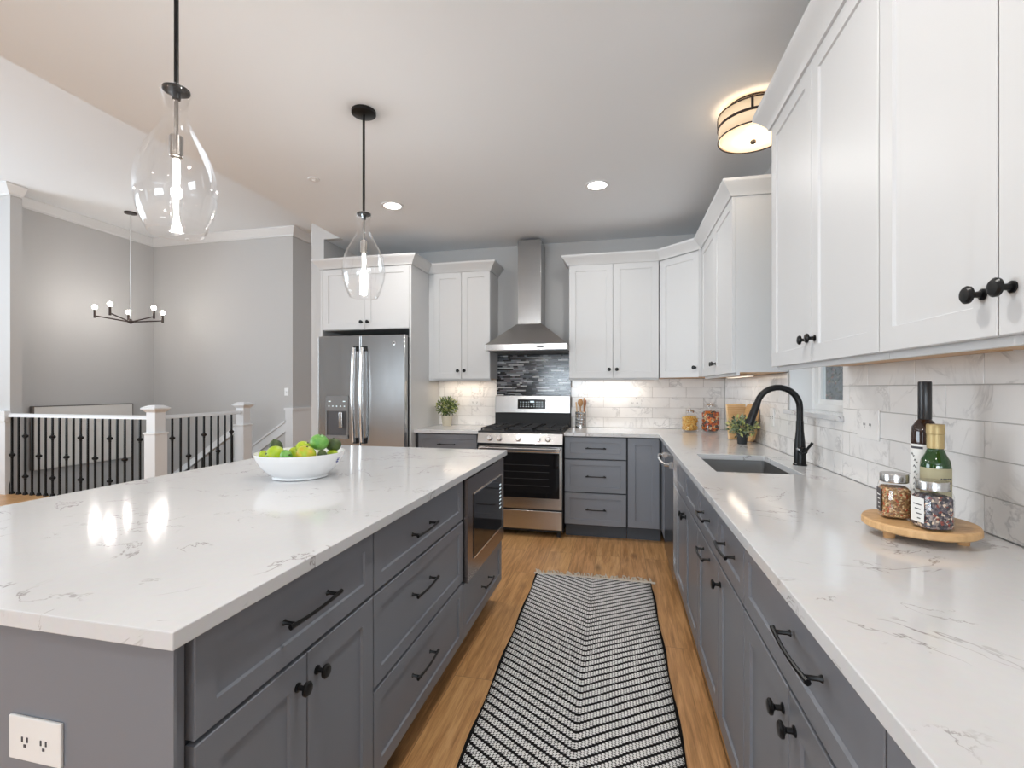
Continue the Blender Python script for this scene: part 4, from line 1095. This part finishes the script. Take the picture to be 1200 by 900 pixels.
for k in range(70):
    x = -.385 + .77 * k / 69; L = rn.uniform(.04, .095); s_ = rn.uniform(-.03, .03)
    q.tube([(x, yb - .002, .009), (x + s_ * .4, yb + L * .5, .008 + rn.random() * .008), (x + s_, yb + L, .004)], [.005, .0045, .003], 5)
q.build('fringe', M['fabric'], rgm)

# ---------------------------------------------------------------- pendants over the island
def pendant(loc, label):
    r_ = emp('pendant_light', loc, label, 'pendant light')          # origin at the glass top rim
    top = KC - loc[2]
    MB().lathe([(.062, top - .0005), (.062, top - .016), (.055, top - .02), (.012, top - .022)], (0, 0, 0), 32).build('canopy', M['black'], r_)
    MB().cyl((0, 0, .0), (0, 0, top - .02), .0065, .0065, 12).build('rod', M['black'], r_)
    prof = [(.040, .0), (.0425, -.006), (.040, -.016), (.034, -.04), (.0315, -.07), (.034, -.092), (.043, -.115), (.060, -.146), (.080, -.182), (.096, -.22), (.106, -.262), (.1095, -.30), (.107, -.335), (.099, -.37), (.086, -.405), (.072, -.435)]
    MB().lathe(prof, (0, 0, 0), 48, cap0=False, cap1=False).build('glass_shade', M['glass'], r_, solid=.0022, smooth=60)
    MB().lathe([(.030, .003), (.036, 0), (.036, -.006), (.012, -.01), (.011, -.03)], (0, 0, 0), 24).build('cap', M['black'], r_)
    MB().cyl((0, 0, -.01), (0, 0, -.145), .0055, .0055, 10).build('stem', M['brass'], r_)
    MB().lathe([(.008, -.138), (.018, -.142), (.018, -.20), (.016, -.203)], (0, 0, 0), 20).build('socket', M['brass'], r_)
    b = MB(); b.lathe([(.010, -.203), (.015, -.215), (.016, -.30), (.0155, -.40), (.009, -.418), (.001, -.422)], (0, 0, 0), 20).build('bulb', M['jarglass'], r_)
    f = MB(); f.tube([(0, 0, -.21), (.002, .001, -.26), (-.002, 0, -.32), (.001, -.001, -.37), (0, 0, -.41)], [.0085, .0085, .0065, .0055, .004], 10).build('filament', M['tubebulb'], r_)
    lamp('pendant_lamp', 'POINT', (0, 0, -.30), 6.5, (1, .96, .92), radius=.03, parent=r_)
    return r_
pendant((-1.305, 1.175, 2.195), 'clear glass bottle-shaped pendant nearest the camera on the left')
pendant((-1.305, 2.250, 2.205), 'clear glass bottle-shaped pendant over the far end of the island')

# ---------------------------------------------------------------- recessed lights, smoke detector, flush light
def can(loc, label, watts=6):
    r_ = emp('recessed_light', loc, label, 'ceiling light', 'recessed ceiling lights')
    MB().lathe([(.088, 0), (.086, -.006), (.066, -.004), (.066, 0)], (0, 0, 0), 32, cap0=False, cap1=False).build('trim_ring', M['trim'], r_)
    MB().lathe([(.066, -.002), (.001, -.0021)], (0, 0, 0), 32, cap0=False, cap1=True).build('lens', M['can'], r_)
    lamp('can_lamp', 'AREA', (0, 0, -.012), watts, (1, .97, .93), .12, None, (0, 0, 0), r_)
    return r_
can((-1.758, 3.464, KC), 'lit recessed ceiling light near the refrigerator, left of the two')
can((-.16, 3.438, KC), 'lit recessed ceiling light in front of the range, right of the two')
can((-.16, 1.05, KC), 'added recessed fill light above the near end of the rug', 10)  # this and the next two are added out of view to brighten the aisle
can((-.16, -.9, KC), 'added recessed fill light behind the camera', 5)
can((-1.758, -1.0, KC), 'added recessed fill light behind the camera on the island side', 6)
sd = emp('smoke_detector', (-2.065, 2.905, KC), 'small white ceiling disc behind the pendants', 'smoke detector')
MB().lathe([(.04, 0), (.038, -.006), (.02, -.008)], (0, 0, 0), 28).build('cover', M['trim'], sd)
MB().lathe([(.012, -.008), (.010, -.014)], (0, 0, 0), 16).build('sensor', M['plastic'], sd)
fl = emp('flush_light', (.665, 2.66, KC), 'amber glass drum flush ceiling light with dark bands by the crown molding', 'ceiling light')
r_ = .165
MB().lathe([(.13, -.001), (.13, -.02)], (0, 0, 0), 40).build('ceiling_pan', M['bronze'], fl)
MB().lathe([(r_, -.03), (r_, -.155)], (0, 0, 0), 56, cap0=False, cap1=False).build('drum_shade', M['shade'], fl, solid=.003)
MB().lathe([(r_ - .006, -.150), (r_ - .02, -.163), (.001, -.172)], (0, 0, 0), 56, cap0=False).build('bottom_diffuser', M['diffuser'], fl)
q = MB()
for z, hh in ((-.036, .003), (-.092, .006), (-.157, .003)):
    q.lathe([(r_ + .0005, z - hh), (r_ + .004, z - hh), (r_ + .004, z + hh), (r_ + .0005, z + hh), (r_ + .0005, z - hh)], (0, 0, 0), 56, cap0=False, cap1=False)
for k in range(4):
    t_ = math.radians(75 + 90 * k)
    q.box(r_, r_ + .005, -.006, .006, -.095, -.033, Matrix.Rotation(t_, 4, 'Z'))
q.build('band', M['bronze'], fl)
MB().lathe([(.004, -.168), (.014, -.176), (.014, -.186), (.004, -.192)], (0, 0, 0), 18).build('finial', M['bronze'], fl)
lamp('flush_lamp', 'POINT', (0, 0, -.178), 4, (1, .90, .78), radius=.022, parent=fl)
lamp('flush_lamp', 'POINT', (0, 0, -.025), 3, (1, .86, .68), radius=.04, parent=fl)

# under-cabinet lights
def ucl(label, x, y, L, ax, e=2.2):
    r_ = emp('under_cabinet_light', (x, y, UZ0 - .003), label, 'light', 'under-cabinet lights')
    a = (L / 2, .014) if ax == 'x' else (.024, L / 2)
    MB().box(-a[0], a[0], -a[1], a[1], -.010, 0).build('housing', M['plastic'], r_, smooth=0)
    MB().box(-a[0] + .004, a[0] - .004, -a[1] + .003, a[1] - .003, -.0112, -.010).build('diffuser', M['led'], r_, smooth=0)
    lamp('strip_lamp', 'AREA', (0, 0, -.014), e * .3, (1, .84, .66), a[0] * 2, a[1] * 2, (0, 0, 0), r_)
ucl('slim light strip under the wall cabinet above the small plant', -1.54, 4.60, .45, 'x')
ucl('slim light strip under the wall cabinet right of the hood', -.06, 4.60, .55, 'x')
ucl('slim light strip under the far right wall cabinet', .82, 3.65, .6, 'y', .8)

# ---------------------------------------------------------------- chandelier
ch = emp('chandelier', (-6.78, 5.39, 2.24), 'dark five-arm chandelier with bare globe bulbs hanging over the stairwell', 'chandelier')
MB().lathe([(.075, FC - 2.24 - .0005), (.075, FC - 2.24 - .018), (.01, FC - 2.24 - .022)], (0, 0, 0), 28).build('canopy', M['bronze'], ch)
MB().cyl((0, 0, 0), (0, 0, FC - 2.24 - .02), .010, .010, 12).build('rod', M['chrome'], ch)
MB().lathe([(.012, -.03), (.02, -.02), (.045, -.008), (.045, .012), (.02, .02), (.012, .04)], (0, 0, 0), 24).build('hub', M['bronze'], ch)
for k, a in enumerate((145, 217, 73, 289, 1)):
    t_ = math.radians(a); c_, s_ = math.cos(t_), math.sin(t_); Rr = .40; zt = .06
    MB().tube([(.03 * c_, .03 * s_, 0), (Rr * c_, Rr * s_, zt)], .009, 8).build('arm', M['bronze'], ch)
    ss = MB().cyl((Rr * c_, Rr * s_, zt - .03), (Rr * c_, Rr * s_, zt + .09), .015, .015, 14).build('candle_sleeve', M['bronze'], ch)
    MB().ball((Rr * c_, Rr * s_, zt + .120), .030, 1, 1, 1.1).build('bulb', M['bulb'], ss)
    lamp('bulb_lamp', 'POINT', (Rr * c_, Rr * s_, zt + .120), 9, (1, .96, .92), radius=.036, parent=ch)

# ---------------------------------------------------------------- railings
def baluster(root, x, y, knots, zt=.945):
    q = MB(); r_ = .0085; m_ = Matrix.Rotation(0, 4, 'Z')
    q.box(x - r_, x + r_, y - r_, y + r_, .0, zt)
    q.frus((x - .02, x + .02, y - .02, y + .02), (x - .012, x + .012, y - .012, y + .012), .0, .035)
    b = q.build('baluster', M['black'], root, smooth=0)
    for z in knots:
        k = MB(); k.lathe([(.011, -.04), (.013, -.035), (.012, -.022), (.027, -.009), (.028, .009), (.012, .022), (.013, .035), (.011, .04)], (x, y, z), 12, 3); k.build('knuckle', M['black'], b)
RAIL = [(-.034, 0), (-.034, .012), (-.026, .03), (-.012, .042), (.012, .042), (.026, .03), (.034, .012), (.034, 0)]
rl = emp('stair_railing', (0, 0, 0), 'long white-railed balustrade with black iron balusters running left of the newel', 'railing')
MB().sweep(RAIL, [(-7.30, 4.33, .945), (-5.17, 4.33, .945)]).build('handrail', M['trim'], rl)
for i in range(20):
    baluster(rl, -7.272 + .1087 * i, 4.332, ([.478], [], [.713, .222], [])[i % 4])
rl = emp('stair_railing', (0, 0, 0), 'short white-railed balustrade between the two newel posts', 'railing')
MB().sweep(RAIL, [(-5.09, 4.42, .945), (-5.09, 5.52, .945)]).build('handrail', M['trim'], rl)
for i in range(9):
    baluster(rl, -5.09, 4.53 + .1083 * i, ([.713, .222], [], [.478], [])[i % 4])
rl = emp('stair_railing', (0, 0, 0), 'sloping white stair rail going down from the farther newel post', 'railing')
q = MB(); zr = lambda x: .80 - .66 * (-5.17 - x)
v = [[q.bm.verts.new((x, y, zr(x) + dz)) for y, dz in ((5.568, -.10), (5.632, -.10), (5.632, -.01), (5.615, .0), (5.585, .0), (5.568, -.01))] for x in (-5.19, -7.2)]
q.bridge(v[0], v[1]); q.cap(v[0]); q.cap(v[1][::-1]); q.build('handrail', M['trim'], rl, smooth=0)
for i in range(15):
    x = -5.27 - .125 * i; r_ = .0085
    MB().box(x - r_, x + r_, 5.60 - r_, 5.60 + r_, -.175 * (int((-5.17 - x) / .27) + 1), zr(x) - .09).build('baluster', M['black'], rl, smooth=0)
def newel(loc, label):
    r_ = emp('newel_post', loc, label, 'post'); s_ = .075
    MB().box(-s_, s_, -s_, s_, 0, .80).box(-.062, .062, -.062, .062, .80, 1.04).build('post', M['trim'], r_, smooth=0, bevel=.003)
    MB().box(-.086, .086, -.086, .086, .78, .802).build('collar', M['trim'], r_, smooth=0, bevel=.005)
    q = MB().frus((-.064, .064, -.064, .064), (-.095, .095, -.095, .095), 1.025, 1.06); q.box(-.10, .10, -.10, .10, 1.06, 1.078); q.frus((-.098, .098, -.098, .098), (-.05, .05, -.05, .05), 1.078, 1.105)
    q.build('cap', M['trim'], r_, smooth=0, bevel=.003)
    MB().box(-.088, .088, -.088, .088, 0, .14).build('plinth', M['trim'], r_, smooth=0, bevel=.004)
newel((-5.09, 4.33, 0), 'white square newel post where the two railings meet')
newel((-5.09, 5.60, 0), 'white square newel post at the top of the stairs, farther back')
hp = emp('wall_newel', (-7.40, 4.31, 0), 'white half newel against the wall at the left frame edge', 'post')
MB().box(-.14, .10, -.03, .02, 0, .93).build('post', M['trim'], hp, smooth=0)
MB().box(-.16, .115, -.045, .02, .885, 1.02).build('cap', M['trim'], hp, smooth=0, bevel=.006)
# blank panel on the foyer wall
bp = emp('blank_panel', (FX + .003, 4.76, .20), 'large blank cream panel on the foyer wall behind the railing', 'panel')
MB().box(.0, .05, 0, 1.31, 0, .845).build('board', M['cream'], bp, smooth=0, bevel=.004)
MB().box(.0, .052, -.02, .0, -.0, .85).box(.0, .055, -.02, 1.31, .8455, .855).box(0, .052, 1.31, 1.318, 0, .85).build('edge_strip', mat('dark_edge', (.16, .14, .13), .6), bp, smooth=0)
